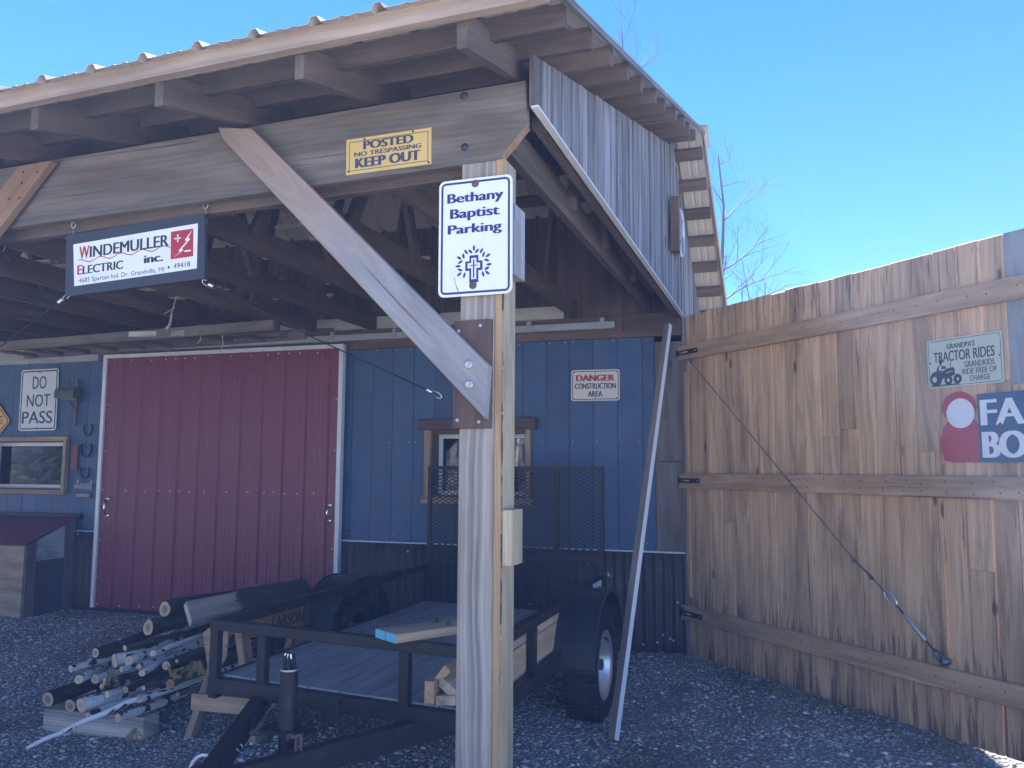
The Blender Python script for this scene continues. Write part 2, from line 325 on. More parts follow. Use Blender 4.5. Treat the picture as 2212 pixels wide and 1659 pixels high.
def mk_ground():
    N = NT('gravel_ground'); tc = N.new('ShaderNodeNewGeometry').outputs['Position']
    sx = N.new('ShaderNodeSeparateXYZ'); N.put(sx.inputs[0], tc)
    vo = N.new('ShaderNodeTexVoronoi'); N.put(vo.inputs['Vector'], tc); vo.inputs['Scale'].default_value = 48
    sp = N.new('ShaderNodeSeparateColor'); N.put(sp.inputs[0], vo.outputs['Color'])
    st = N.ramp(sp.outputs[0], [(0, (.20, .195, .185)), (.45, (.37, .36, .34)), (.8, (.53, .515, .485)), (1, (.66, .65, .63))])
    st = N.mix(N.rng(vo.outputs['Distance'], .25, .55), st, (.2, .195, .19))
    pa = N.noise(tc, .9, 5, .65, .3); soil = N.noise(tc, 30, 4, .7)
    moss = N.ramp(soil, [(.3, (.085, .08, .05)), (.55, (.17, .16, .09)), (.7, (.25, .24, .14))])
    c = N.mix(N.rng(pa, .54, .66, 0, .8), st, moss)
    yard = N.rng(sx.outputs[1], 1.2, -.6)                            # unseen drive behind the camera, made paler to bounce light onto the barn
    c = N.mix(yard, c, N.ramp(soil, [(.3, (.34, .33, .31)), (.6, (.47, .46, .43)), (.75, (.55, .54, .51))]))
    rut = N.noise(N.scale(tc, (1.5, .35, 1)), 1, 4, .6); c = N.val(c, N.rng(rut, .35, .65, .72, 1.25))
    far = N.math('MAXIMUM', N.rng(sx.outputs[1], -7, -9), N.rng(sx.outputs[1], 9, 12))
    far = N.math('MAXIMUM', far, N.math('MULTIPLY', N.rng(sx.outputs[0], 1.7, 2.8), N.rng(sx.outputs[1], 2.6, 4.2)))
    grass = N.ramp(N.noise(tc, 1.3, 6, .7), [(.3, (.05, .055, .022)), (.5, (.11, .10, .045)), (.7, (.17, .145, .075))])
    c = N.mix(far, c, grass)
    N.bump(N.math('ADD', N.math('MULTIPLY', vo.outputs['Distance'], -1), N.math('MULTIPLY', soil, .6)), .8, .02)
    return N.fin(c, .95, 0, .15)
M['ground'] = mk_ground()
def mk_stone():
    N = NT('gravel_stone'); r = N.attr('r').outputs['Fac']; g = N.attr('g').outputs['Vector']
    c = N.ramp(r, [(0, (.2, .195, .185)), (.3, (.38, .37, .35)), (.65, (.52, .505, .475)), (.92, (.66, .65, .63)), (1, (.75, .74, .72))])
    return N.fin(c, .9, 0, .2)
M['stone'] = mk_stone()
def mk_leaf(name, a, b):
    N = NT(name); r = N.attr('r').outputs['Fac']; return N.fin(N.mix(r, a, b), .8, 0, .2)
M['dead_leaf'] = mk_leaf('dead_leaf', (.16, .10, .055), (.42, .32, .2))
M['grass'] = mk_leaf('dry_grass', (.07, .085, .03), (.30, .27, .15))
M['needles'] = mk_leaf('conifer_needles', (.022, .035, .014), (.07, .10, .035))
M['cedar_leaf'] = mk_leaf('cedar_sprig', (.10, .10, .035), (.32, .24, .10))
M['twig_pale'] = mk_leaf('pale_sapling_bark', (.26, .24, .21), (.5, .47, .43))
M['twig'] = mk_leaf('twig_bark', (.055, .047, .04), (.11, .095, .08))
# ------------------------------------------------------------------ ground
def gz(x, y):
    s_, d_ = (x+.76)*.697-(y-6.52)*.717, abs((x+.76)*.717+(y-6.52)*.697)     # along and away from the gate
    g_ = S(1.15-d_/1.5)*S((s_+1)/.8)*(1-.62*S((s_-2.2)/.35))
    return .118*max(S((y-4.4)/1.6)*S(1-(s_-.3)/1.2), g_)
def axis_pts(lo, hi, a, b, fine, coarse):
    t = [lo]
    while t[-1] < hi:
        x = t[-1]; d = fine if a <= x < b else coarse if (a-3 < x < b+3) else max(coarse, 6.0)
        t.append(min(x+d, hi) if not (x < a < x+d) else a)
    return t
def ground():
    xs = axis_pts(-43, 43, -9, 3, .045, .5); ys = axis_pts(-29, 47, 2.2, 7.6, .045, .5)
    vs = []
    for y in ys:
        for x in xs:
            z = gz(x, y)
            if -9.1 < x < 3.1 and 2.1 < y < 7.7: z += .012*mnoise.noise((x*5, y*5, 0)) + .008*mnoise.noise((x*17, y*17, 3)) + .018*mnoise.noise((x*1.3, y*1.3, 7))
            vs.append((x, y, z))
    n = len(xs); fs = [(j*n+i, j*n+i+1, (j+1)*n+i+1, (j+1)*n+i) for j in range(len(ys)-1) for i in range(n-1)]
    me = bpy.data.meshes.new('ground'); me.from_pydata(vs, [], fs); me.materials.append(M['ground'])
    o = bpy.data.objects.new('ground', me); COL.objects.link(o); o['kind'] = 'structure'
ground()

def gravel():
    rng = np.random.default_rng(5); n = 80000
    x = rng.uniform(-9, 2.6, n); y = 2.4+5.1*rng.random(n)**1.0
    pa = np.array([mnoise.fractal((a*.9, b*.9, 2.2), 1, 2, 4) for a, b in zip(x, y)])
    keep = rng.random(n) < np.where(pa > .12, .25, 1.0); keep &= ~((y > 6.5) & (x < -.7)) & (y < 7.4)
    x, y = x[keep], y[keep]; n = len(x)
    z = np.array([gz(a, b)+.012*mnoise.noise((a*5, b*5, 0))+.008*mnoise.noise((a*17, b*17, 3))+.018*mnoise.noise((a*1.3, b*1.3, 7)) for a, b in zip(x, y)])
    s = .006*np.exp(rng.normal(0, .38, n)); s[rng.random(n) < .02] *= 1.9; s = np.clip(s, .003, .026)
    base = np.array([(1, 0, 0), (0, 1, 0), (-1, 0, 0), (0, -1, 0), (0, 0, 1), (0, 0, -1), ], float)
    f = np.array([(0, 1, 4), (1, 2, 4), (2, 3, 4), (3, 0, 4), (1, 0, 5), (2, 1, 5), (3, 2, 5), (0, 3, 5)])
    jit = rng.uniform(.65, 1.35, (n, 6, 1)); b = base[None]*jit + rng.uniform(-.25, .25, (n, 6, 3))
    th = rng.uniform(0, 6.28, n); c, sn = np.cos(th)[:, None], np.sin(th)[:, None]
    bx = b[:, :, 0]*c-b[:, :, 1]*sn; by = b[:, :, 0]*sn+b[:, :, 1]*c
    el = rng.uniform(.8, 1.5, (n, 1)); P = np.stack([x[:, None]+bx*s[:, None]*el, y[:, None]+by*s[:, None], z[:, None]+(b[:, :, 2]*.6+.25)*s[:, None]], 2).reshape(-1, 3)
    F = (f[None]+(np.arange(n)*6)[:, None, None]).reshape(-1, 3)
    me = bpy.data.meshes.new('gravel'); me.vertices.add(len(P)); me.vertices.foreach_set('co', P.ravel())
    me.loops.add(F.size); me.loops.foreach_set('vertex_index', F.ravel().astype(np.int32)); me.polygons.add(len(F))
    me.polygons.foreach_set('loop_start', np.arange(0, F.size, 3, dtype=np.int32)); me.polygons.foreach_set('loop_total', np.full(len(F), 3, np.int32))
    a = me.attributes.new('r', 'FLOAT', 'POINT'); a.data.foreach_set('value', np.repeat(rng.random(n), 6))
    me.update(calc_edges=True); me.validate(); me.materials.append(M['stone'])
    o = bpy.data.objects.new('gravel', me); COL.objects.link(o); tag(o, 'loose grey gravel stones spread over the yard', 'gravel', kind='stuff')
gravel()

def grass():
    mb = MB()
    spots = []
    for k in range(420):
        x = rnd.uniform(-5.5, 2.2); y = rnd.uniform(2.6, 7.0)
        if mnoise.fractal((x*.9, y*.9, 2.2), 1, 2, 4) > .05: spots.append((x, y, rnd.uniform(.02, .07), rnd.randint(3, 9)))
    for k in range(150):                                           # weeds along the foot of the gate
        s_ = rnd.uniform(0, 2.7); spots.append((-.76+.697*s_-.717*rnd.uniform(.0, .3), 6.52-.717*s_-.697*rnd.uniform(0, .3), rnd.uniform(.02, .06), 6))
    for k in range(60): spots.append((rnd.uniform(-2.2, -1.2), rnd.uniform(2.9, 3.5), rnd.uniform(.03, .09), 8))
    for x, y, h, n in spots:
        for j in range(n):
            a = rnd.uniform(0, 6.28); bx = x+rnd.gauss(0, .03); by = y+rnd.gauss(0, .03); z = gz(bx, by)-.005; l = h*rnd.uniform(.5, 1.4); w = rnd.uniform(.0012, .003)
            d = V(math.cos(a), math.sin(a), 0); p = V(-d.y, d.x, 0)*w; b = V(bx, by, z); m = b+d*l*.25+ZA*l*.7; t = b+d*l*rnd.uniform(.5, 1)+ZA*l*rnd.uniform(.7, 1)
            mb.add([b-p, b+p, m+p*.7, m-p*.7, t], [(0, 1, 2, 3), (3, 2, 4)], [(0, 0, 0)]*5, rnd.random())
    mb.build('grass', M['grass'], label='sparse dry grass and weeds poking through the gravel', cat='grass', kind='stuff')
grass()
def litter():
    mb = MB()
    for k in range(420):
        x, y = rnd.uniform(-7.5, 2.0), rnd.uniform(2.7, 6.4); c = V(x, y, gz(x, y)+.016); a = rnd.uniform(0, 6.28); d = V(math.cos(a), math.sin(a), rnd.uniform(-.2, .4)); p = V(-d.y, d.x, rnd.uniform(-.4, .4))
        l, w = rnd.uniform(.008, .02), rnd.uniform(.003, .008)
        if k % 5 == 0: l, w = rnd.uniform(.03, .07), .0015            # bits of twig
        mb.add([c-d*l, c+p*w, c+d*l, c-p*w], [(0, 1, 2, 3)], [(0, 0, 0)]*4, rnd.random())
    mb.build('leaf_litter', M['dead_leaf'], label='dead leaves and twig bits strewn on the gravel', cat='leaf litter', kind='stuff')
litter()

# ------------------------------------------------------------------ barn
W = 6.55                                                            # y of the blue wall
barn = thing('barn', (-4.6, W, 0), 'weathered pole barn with blue plank wall, open porch and ribbed metal roof', 'barn')
def gx(y): return -.767+.036*(y-6.55)                              # the gable side is a touch out of square
def sag(x, y): return .025*(x+1)*max(0, min(1, (6.1-y)/3.7))
EY, EZ, RY = 2.4, 3.03, 6.1
SL, SR = .26, -.80
XL = -11.2
def zs(x, y):                                                       # underside of the roof sheet
    return EZ + SL*(min(y, RY)-EY) + (SR*(y-RY) if y > RY else 0) + sag(x, y)
# --- roof sheets with ribs
def sheet(y0, y1, name):
    mb = MB(); xs = []
    x = XL
    prof = []
    while x < -.2:
        prof += [(x, 0), (x+.05, 0), (x+.058, .004), (x+.07, .004), (x+.078, 0), (x+.105, 0), (x+.113, .004), (x+.125, .004), (x+.133, 0), (x+.172, 0), (x+.188, .024), (x+.21, .024), (x+.226, 0)]
        x += .2395
    off = -2.936-XL
    sh = (off % .2395) - .199
    prof = [(a+sh, b) for a, b in prof]
    NY = 8; rows = []
    for j in range(NY+1):
        y = y0+(y1-y0)*j/NY; xr = gx(y)+.24; row = []
        for a, b in prof:
            if a > xr: a, b = xr, 0
            row.append(V(a, y, zs(a, y)+b))
        rows.append(row)
    n = len(prof); vs = [p for row in rows for p in row]
    mb.add(vs, [(j*n+i, j*n+i+1, (j+1)*n+i+1, (j+1)*n+i) for j in range(NY) for i in range(n-1) if (rows[j][i]-rows[j][i+1]).length > 1e-5 and (rows[j+1][i]-rows[j+1][i+1]).length > 1e-5], [(p.x, p.y, 0) for p in vs], .5)
    return mb.build(name, M['under_metal'], barn, solid=.0015)
sheet(EY-.06, RY+.01, 'roof_sheet'); sheet(RY, 9.2, 'roof_sheet')
mb = MB()                                                           # ridge cap
for s_, yy in ((1, -.14), (-1, .14)):
    x0, x1 = XL, gx(RY)+.265
    pts = [V(x0, RY, zs(x0, RY)+.034), V(x1, RY, zs(x1, RY)+.034), V(x1, RY+yy, zs(x1, RY+yy)+.03), V(x0, RY+yy, zs(x0, RY+yy)+.03)]
    mb.add(pts, [(0, 1, 2, 3)], [(p.x, p.y, 0) for p in pts], .5)
mb.build('ridge_cap', M['under_metal'], barn, solid=.002)
# --- fascia, purlins
def sloped(mb, x0, x1, y, w, h, drop):                              # a lath along x lying under the sheet
    sl = SL if y < RY else SR; n = V(0, -sl, 1).normalized(); t = V(0, 1, sl).normalized()
    xm = x0
    p = V(x0, y, zs(x0, y)) - n*(drop+h/2); q = V(x1, y, zs(x1, y)) - n*(drop+h/2)
    a = (q-p).normalized(); mb.box((p+q)/2, ((q-p).length, w, h), (a, t, a.cross(t)), grain=0)
mb = MB(); x1 = gx(EY)+.225
p = V(XL, EY, zs(XL, EY)-.034); q = V(x1, EY, zs(x1, EY)-.034); mb.bar(p, q, .038, .066); mb.build('fascia', M['fascia_wood'], barn)
y = EY+.27
while y < RY-.02:
    mb = MB(); sloped(mb, XL, gx(y)+.205+rnd.uniform(-.012, .012), y, .05+rnd.uniform(-.006, .012), .078, .001); mb.build('purlin', M['frame_wood'], barn); y += .325
y = RY+.13
while y < 8.3:
    mb = MB(); sloped(mb, -2.2, gx(y)+.205, y, .09, .037, .001); mb.build('purlin', M['frame_wood'], barn); y += .21
# verge trim along the two slopes of the gable overhang
for (ya, yb) in ((EY-.05, RY), (RY, 9.2)):
    mb = MB(); pa = V(gx(ya)+.236, ya, zs(gx(ya)+.236, ya)-.012); pb = V(gx(yb)+.236, yb, zs(gx(yb)+.236, yb)-.012); mb.bar(pa, pb, .012, .026); mb.build('verge_trim', M['under_metal'] if ya > 5 else M['beam_wood'], barn)
# --- rafters and porch joists (one rafter and one joist per truss)
tails = [-1.035, -1.655, -2.265, -2.875]
while tails[-1] > XL+.6: tails.append(tails[-1]-.61)
for k, x in enumerate(tails):
    mb = MB(); ya, yb = EY+.045, RY-.01
    pts = [(0, 0), (yb-ya, 0), (yb-ya, -.155), (0, -.115)]
    o = V(x+.019, ya, zs(x, ya)-.04); ey = ZA; ex = V(0, 1, SL).normalized()*1
    e = V(0, yb-ya, zs(x, yb)-zs(x, ya)).normalized()
    L = V(0, yb-ya, zs(x, yb)-zs(x, ya)).length
    mb.prism([(0, 0), (L, 0), (L, -.14), (0, -.118)], o, e, ZA, .038)
    mb.build('rafter', M['frame_wood'], barn)
    mb = MB(); mb.bb(x-.02, x+.018, 3.03, W+.03, 2.735+sag(x, 3)*.4, 2.875+sag(x, 3)*.4); mb.build('joist', M['frame_wood'], barn)
    for yy, lean in ((3.9, .32), (4.75, -.3), (5.6, .3)):           # web struts of the truss
        mb = MB(); mb.bar((x+.036, yy, 2.80), (x+.036, yy+lean, zs(x, yy+lean)-.1), .034, .085, up=YA)
        mb.build('truss_web', M['frame_wood'], barn)
# random pale laths over the joists, standing in for light slits seen from below
mb = MB()
for k in range(34):
    mb = MB(); x = tails[rnd.randrange(1, 12)]-.3; yy = rnd.uniform(3.7, 6.1); mb.box((x, yy, 2.9), (rnd.uniform(.3, .62), .03, .02)); mb.build('slit_lath', M['old_board'], barn)
# --- front beam, two plies
tl = .0205
def bz(x): return 2.69+tl*(x+1.02)
mb = MB()
o = V(0, 2.95, 0)
def beam_pts(x0, lo, hi, endx): return [(x0, bz(x0)+lo), (-1.045, bz(-1.045)+lo), (endx, bz(endx)+.125), (endx-.005, bz(endx)+hi), (x0, bz(x0)+hi)]
mb.prism(beam_pts(-5.6, 0, .305, -.93), V(0, 2.99, 0), XA, ZA, .04, r=.31)
bm_ = mb.build('beam', M['beam_wood'], barn, bevel=.003)
mb = MB(); mb.prism([(-5.6, bz(-5.6)-.05), (-1.12, bz(-1.12)-.02), (-1.0, bz(-1.)+.1), (-1.0, bz(-1)+.28), (-5.6, bz(-5.6)+.28)], V(0, 3.085, 0), XA, ZA, .05, r=.77); mb.build('beam', M['frame_wood'], barn, bevel=.003)
a_ = V(-1.045, 2.947, bz(-1.045)); b_ = V(-.93, 2.947, bz(-.93)+.125)                                 # raw wood on the dog-eared end
mb = MB(); d_ = (b_-a_).normalized(); n_ = V(d_.z, 0, -d_.x); mb.box((a_+b_)/2+V(0, .022, 0)+n_*.0025, ((b_-a_).length*.97, .04, .005), (d_, YA, d_.cross(YA)), grain=1); mb.build('beam_end', M['brown_brace'], barn)
for u, v in ((1004, 318), (1003, 207)):                             # carriage bolt heads on the beam
    mb = MB(); c = PY(u, v, 2.949); mb.lathe([(0, .016), (-.002, .016), (-.003, .009), (-.008, .007), (-.008, .0001)], c, YA, 14); mb.build('bolt', M['dark_iron'], barn)
# --- porch post with its facing, blocks and brown plate
mb = MB(); mb.bb(-1.197, -1.0575, 2.95, 3.09, -.2, 2.69, grain=2, r=.43); post = mb.build('post', M['post_wood'], barn, bevel=.004)
mb = MB(); mb.bb(-1.0565, -1.019, 2.952, 3.09, -.2, 2.695, grain=2, r=.18); fp = mb.build('facing_plank', [M['treated_wood'], M['post_edge']], post, bevel=.003)
for p_ in fp.data.polygons:
    if p_.normal.y < -.9: p_.material_index = 1
mb = MB()
zz = -.1
while zz < 2.6:
    l_ = rnd.uniform(.12, .5)
    if rnd.random() < .8: mb = MB(); mb.bb(-1.0265+rnd.uniform(-.001, .001), -1.0200, 2.9505, 2.953, zz, zz+l_, grain=2); mb.build('bark_edge', M['wane'], post)
    zz += l_+.01
mb = MB(); c1 = PX(1108, 455, -1.0185); c2 = PX(1108, 606, -1.0185); mb.bb(-1.0185, -.98, 2.97, 3.09, c2.z, c1.z, grain=2, r=.7); mb.build('spacer_block', M['grey_wood'], post, bevel=.003)
c1 = PY(1086, 1101, 2.96); c2 = PY(1086, 1222, 2.96); mb = MB(); mb.bb(-1.0185, -.98, 2.945, 3.075, c2.z, c1.z, grain=2, r=.35); mb.build('spacer_block', M['treated_wood'], post, bevel=.003)
q1 = PY(987, 695, 2.946); q2 = PY(1060, 925, 2.93)
mb = MB(); mb.bb(q1.x-.006, q2.x+.0, 2.93, 2.949, q2.z, q1.z, grain=2, r=.9); plate = mb.build('backing_plate', M['plate_wood'], post, bevel=.002)
mb = MB(); mb.lathe([(0, .0075), (-.003, .0065), (-.003, .0001)], V(0, 0, 0), YA, 10); scatter('screw', mb, M['galv'], plate, [PY(u, v, 2.9295) for u, v in ((1037, 703), (990, 715), (987, 908), (1034, 911))])
mb = MB(); mb.bb(-4.66, -4.52+.06, 2.95, 3.09, -.2, bz(-4.6), grain=2); mb.build('post', M['post_wood'], barn, bevel=.004)   # next post, outside the picture
# --- knee braces
def brace(p, q, h, mat, name, ends, rr):
    e = (q-p).normalized(); s_ = V(-e.z, 0, e.x); L = (q-p).length
    mb = MB(); mb.prism([(ends[0], -h/2), (L+ends[1], -h/2), (L+ends[2], h/2), (ends[3], h/2)], V(p.x, p.y+.04, p.z), e, s_, .04 if e.cross(s_).y < 0 else -.04, r=rr); return mb.build(name, mat, barn, bevel=.003)
yb_ = 2.888
tA, tB = PY(470, 275, yb_), PY(543, 277, yb_); lA, lB = PY(1048, 905, yb_), PY(1055, 790, yb_)
mb = MB(); pts = [(p.x, p.z) for p in (tA, PY(480, 300, yb_), lA, lB, tB)]
ax_ = (lA-tA).normalized(); up_ = V(-ax_.z, 0, ax_.x)
loc_ = [((V(x, 0, z)-V(tA.x, 0, tA.z)).dot(ax_), (V(x, 0, z)-V(tA.x, 0, tA.z)).dot(up_)) for x, z in pts]
mb.prism(loc_, V(tA.x, yb_+.041, tA.z), ax_, up_, .041, r=.56); br = mb.build('brace', M['brace_wood'], barn, bevel=.003)
for u, v in ((1012, 787), (1013, 830)):
    c = PY(u, v, yb_-.001); mb = MB(); mb.lathe([(0, .0165), (-.003, .0165), (-.0035, .010), (-.0035, .0001)], c, YA, 18); mb.lathe([(-.0036, .0095), (-.011, .009), (-.011, .0001)], c, YA, 6, sm=False); mb.build('bolt', M['galv'], br)
pts = [(p.x, p.z) for p in (PY(0, 495, yb_), PY(0, 408, yb_), PY(40, 358, yb_), PY(110, 346, yb_), PY(92, 375, yb_))]
p1, p2 = PY(-160, 622, yb_), PY(40, 358, yb_); p1 = p2+(p1-p2)*((-4.5-p2.x)/(p1.x-p2.x))
ax_ = (p2-p1).normalized(); up_ = V(-ax_.z, 0, ax_.x)
mb = MB(); mb.prism([(0, 0), ((p2-p1).length, 0), ((PY(110, 346, yb_)-p1).dot(ax_), (PY(110, 346, yb_)-p1).dot(up_)), (0, (PY(110, 346, yb_)-p1).dot(up_))], V(p1.x, yb_+.041, p1.z), ax_, up_, .041, r=.2)
br2 = mb.build('brace', M['brown_brace'], barn, bevel=.003)
mb = MB(); mb.lathe([(0, .006), (-.002, .006), (-.002, .0001)], V(0, 0, 0), YA, 8); scatter('screw', mb, M['dark_iron'], br2, [PY(u, v, yb_-.0005) for u, v in ((50, 372), (80, 371), (47, 395), (20, 430), (42, 428))])
# --- blue plank wall with two window openings
WIN = [(-7.95, -6.895, 1.262, 1.752), (-2.895, -2.055, 1.262, 1.802)]
mb = MB(); x = XL
while x < -1.005:
    x2 = min(x+.198, -1.003); a, b = x+.002, x2-.002; rr = rnd.random(); cuts = [a, b]
    for w in WIN:
        for c in w[:2]:
            if a < c < b: cuts.append(c)
    cuts.sort(); yo = rnd.uniform(0, .004)
    for c0, c1 in zip(cuts, cuts[1:]):
        hole = next((w for w in WIN if w[0]-1e-4 <= c0 and c1 <= w[1]+1e-4), None)
        for z0, z1 in ([(.87, hole[2]), (hole[3], 2.6)] if hole else [(.87, 2.6)]): mb.bb(c0, c1, W+yo, W+.025, z0, z1, grain=2, r=rr)
    x = x2
mb.build('blue_plank_wall', M['blue'], barn)
pl = []
for k in range(130):
    x = rnd.choice([XL+.198*i+o for i in range(30, 52) for o in (.03, .165)]); z = rnd.choice([.93, 1.72, 2.53])
    if x < -1.03 and not any(w[0]-.12 < x < w[1]+.12 and z < 1.95 and z > 1 for w in WIN) and not -6.45 < x < -3.84: pl.append(V(x, W-.0005, z))
mb = MB(); mb.lathe([(0, .006), (-.003, .004), (-.003, .0001)], V(0, 0, 0), YA, 6); scatter('wall_screw', mb, M['galv'], barn, pl)
mb = MB()                                                           # rusty corrugated skirting
n = int((XL*-1-.78)/.0085); row = []
for i in range(n+1):
    x = XL+(-.79-XL)*i/n; row.append((x, W-.016+.014*math.sin(x/.076*2*math.pi)))
vs = [V(a, b, z) for z in (.02, .3, .6, .862) for a, b in row]; k = n+1
mb.add(vs, [(j*k+i, j*k+i+1, (j+1)*k+i+1, (j+1)*k+i) for j in range(3) for i in range(n)], [(p.z, p.x, 0) for p in vs], .5, 0, True)
mb.build('corrugated_skirting', M['rust_sheet'], barn, solid=.001)
pl = []
for k in range(46):
    x = XL+.3+(9.6)*rnd.random()+.3; z = rnd.choice([.835, .8, .12, .10, .42]); pl.append(V(min(x, -.85), W-.03, z+rnd.uniform(-.01, .01)))
for u, v in ((1464, 1302), (1362, 1380), (1432, 1372), (1448, 1380), (1420, 1388), (1390, 1392), (1345, 1384), (1300, 1374), (1455, 1384)): pl.append(PY(u, v, W-.031))
mb = MB(); mb.lathe([(0, .011), (-.004, .008), (-.004, .0001)], V(0, 0, 0), YA, 7); scatter('skirting_screw', mb, M['galv'], barn, pl)
mb = MB(); mb.bb(XL, -.775, W-.03, W+.02, .864, .873, grain=0); mb.build('drip_edge', M['white_metal'], barn)
mb = MB(); mb.bb(-1.0, -.79, W-.004, W+.03, .874, 1.56, grain=2); mb.bb(-.998, -.79, W-.004, W+.03, 1.565, 2.5, grain=2); mb.build('corner_board', M['beam_wood'], barn)
mb = MB(); mb.bb(-1.0, -.905, W-.012, W-.0045, 1.9, 2.5, grain=2); mb.build('corner_batten', M['frame_wood'], barn)
# --- header, track, liner above the wall
mb = MB(); mb.bb(-6.5, -1.25, W-.03, W+.03, 2.601, 2.72, grain=0, r=.3); mb.bb(-3.72, -.79, W-.034, W+.03, 2.545, 2.6, grain=0, r=.6); mb.build('header', M['brown_board'], barn)
mb = MB(); mb.bb(-1.245, -.79, W-.03, W+.03, 2.601, 2.73, grain=0, r=.1); mb.build('header', M['frame_wood'], barn)
mb = MB(); x = XL
for x2 in (-8.6, -7.42, -6.97, -6.52):
    mb.bb(x, x2-.004, W-.035, W+.03, 2.545, 2.70, grain=0); x = x2
mb.build('header', M['grey_wood'], barn)
mb = MB(); mb.bb(-6.5, -1.3, W-.10, W-.035, 2.612, 2.672, grain=0); tr = mb.build('door_track', M['galv'], barn, bevel=.004)
mb = MB(); mb.bb(-.018, .018, W-.104, W-.03, 2.61, 2.70); scatter('track_bracket', mb, M['galv'], tr, [(-6.28+.61*i, 0, 0) for i in range(9)])
mb = MB(); mb.bb(-5.0, -1.75, W+.026, W+.0315, 2.722, 2.84); mb.build('liner_panel', M['liner'], barn)
mb = MB(); x = XL
while x < -.8: mb.bb(x, min(x+.2, -.8)-.002, W+.032, W+.05, 2.62, 4.0, grain=2); x += .2
mb.build('inner_wall', M['frame_wood'], barn)
mb = MB(); mb.bb(-6.5, -3.9, W+.012, W+.028, 2.72, 2.76, grain=0); mb.build('top_plate', M['frame_wood'], barn)
# --- red sliding door
DY = W-.075
d0, d1, d2 = PY(228, 779, DY), PY(738, 752, DY), PY(208, 1308, DY)
X0, X1, Z0, Z1 = d0.x+.035, d1.x-.01, .165, 2.555
door = MB()
prof = []; x = X0
while x < X1:
    prof += [(x, 0), (x+.05, 0), (x+.056, .005), (x+.066, .005), (x+.072, 0), (x+.095, 0), (x+.101, .005), (x+.111, .005), (x+.117, 0), (x+.165, 0), (x+.178, .019), (x+.198, .019), (x+.211, 0)]; x += .2286
prof = [(a, b) for a, b in prof if a < X1-.01]+[(X1, 0)]; k = len(prof)
vs = [V(a, DY-b, z) for z in (Z0, Z1) for a, b in prof]; door.add(vs, [(i, i+1, k+i+1, k+i) for i in range(k-1)], [(p.z, p.x, 0) for p in vs], .5)
door.bb(X0, X1, DY+.002, DY+.03, Z0, Z1)
dr = door.build('sliding_door', M['red_metal'], barn)
mb = MB(); mb.bb(X0-.04, X1+.04, DY-.022, DY+.03, Z1, Z1+.034); mb.build('door_frame', M['white_metal'], dr)
mb = MB(); mb.bb(X0-.04, X0, DY-.022, DY+.03, Z0-.005, Z1-.001); mb.build('door_frame', M['white_metal'], dr)
mb = MB(); mb.bb(X1, X1+.04, DY-.022, DY+.03, Z0-.005, 1.02); mb.bb(X1, X1+.04, DY-.024, DY+.03, 1.021, Z1-.001); mb.build('door_frame', M['white_metal'], dr)
pl = []
xr = X0+.015
while xr < X1-.02:
    for z in (Z1-.03, 1.27, Z0+.03): pl.append(V(xr+rnd.uniform(-.01, .01), DY-.0056, z+rnd.uniform(-.006, .006)))
    xr += .1143 if int(xr*100) % 3 else .17
for z in (.45, .8, 1.65, 2.1):
    for x in (X0+.02, X1-.03): pl.append(V(x, DY-.0006, z))
mb = MB(); mb.lathe([(.005, .0065), (-.004, .005), (-.004, .0001)], V(0, 0, 0), YA, 6); scatter('door_screw', mb, M['white_metal'], dr, pl)
for u, vt, vb in ((232, 1078, 1113), (711, 1092, 1125)):
    t, b = PY(u+1, vt, DY-.01), PY(u, vb, DY-.01); mb = MB()
    mb.tube([t, t+V(0, -.035, -.01), (t+b)/2+V(0, -.045, 0), b+V(0, -.035, .01), b], .008, 8)
    for q in (t, b): mb.lathe([(.01, .022), (-.004, .022), (-.008, .012), (-.008, .0001)], q, YA, 12)
    mb.build('door_handle', M['chrome'], dr)
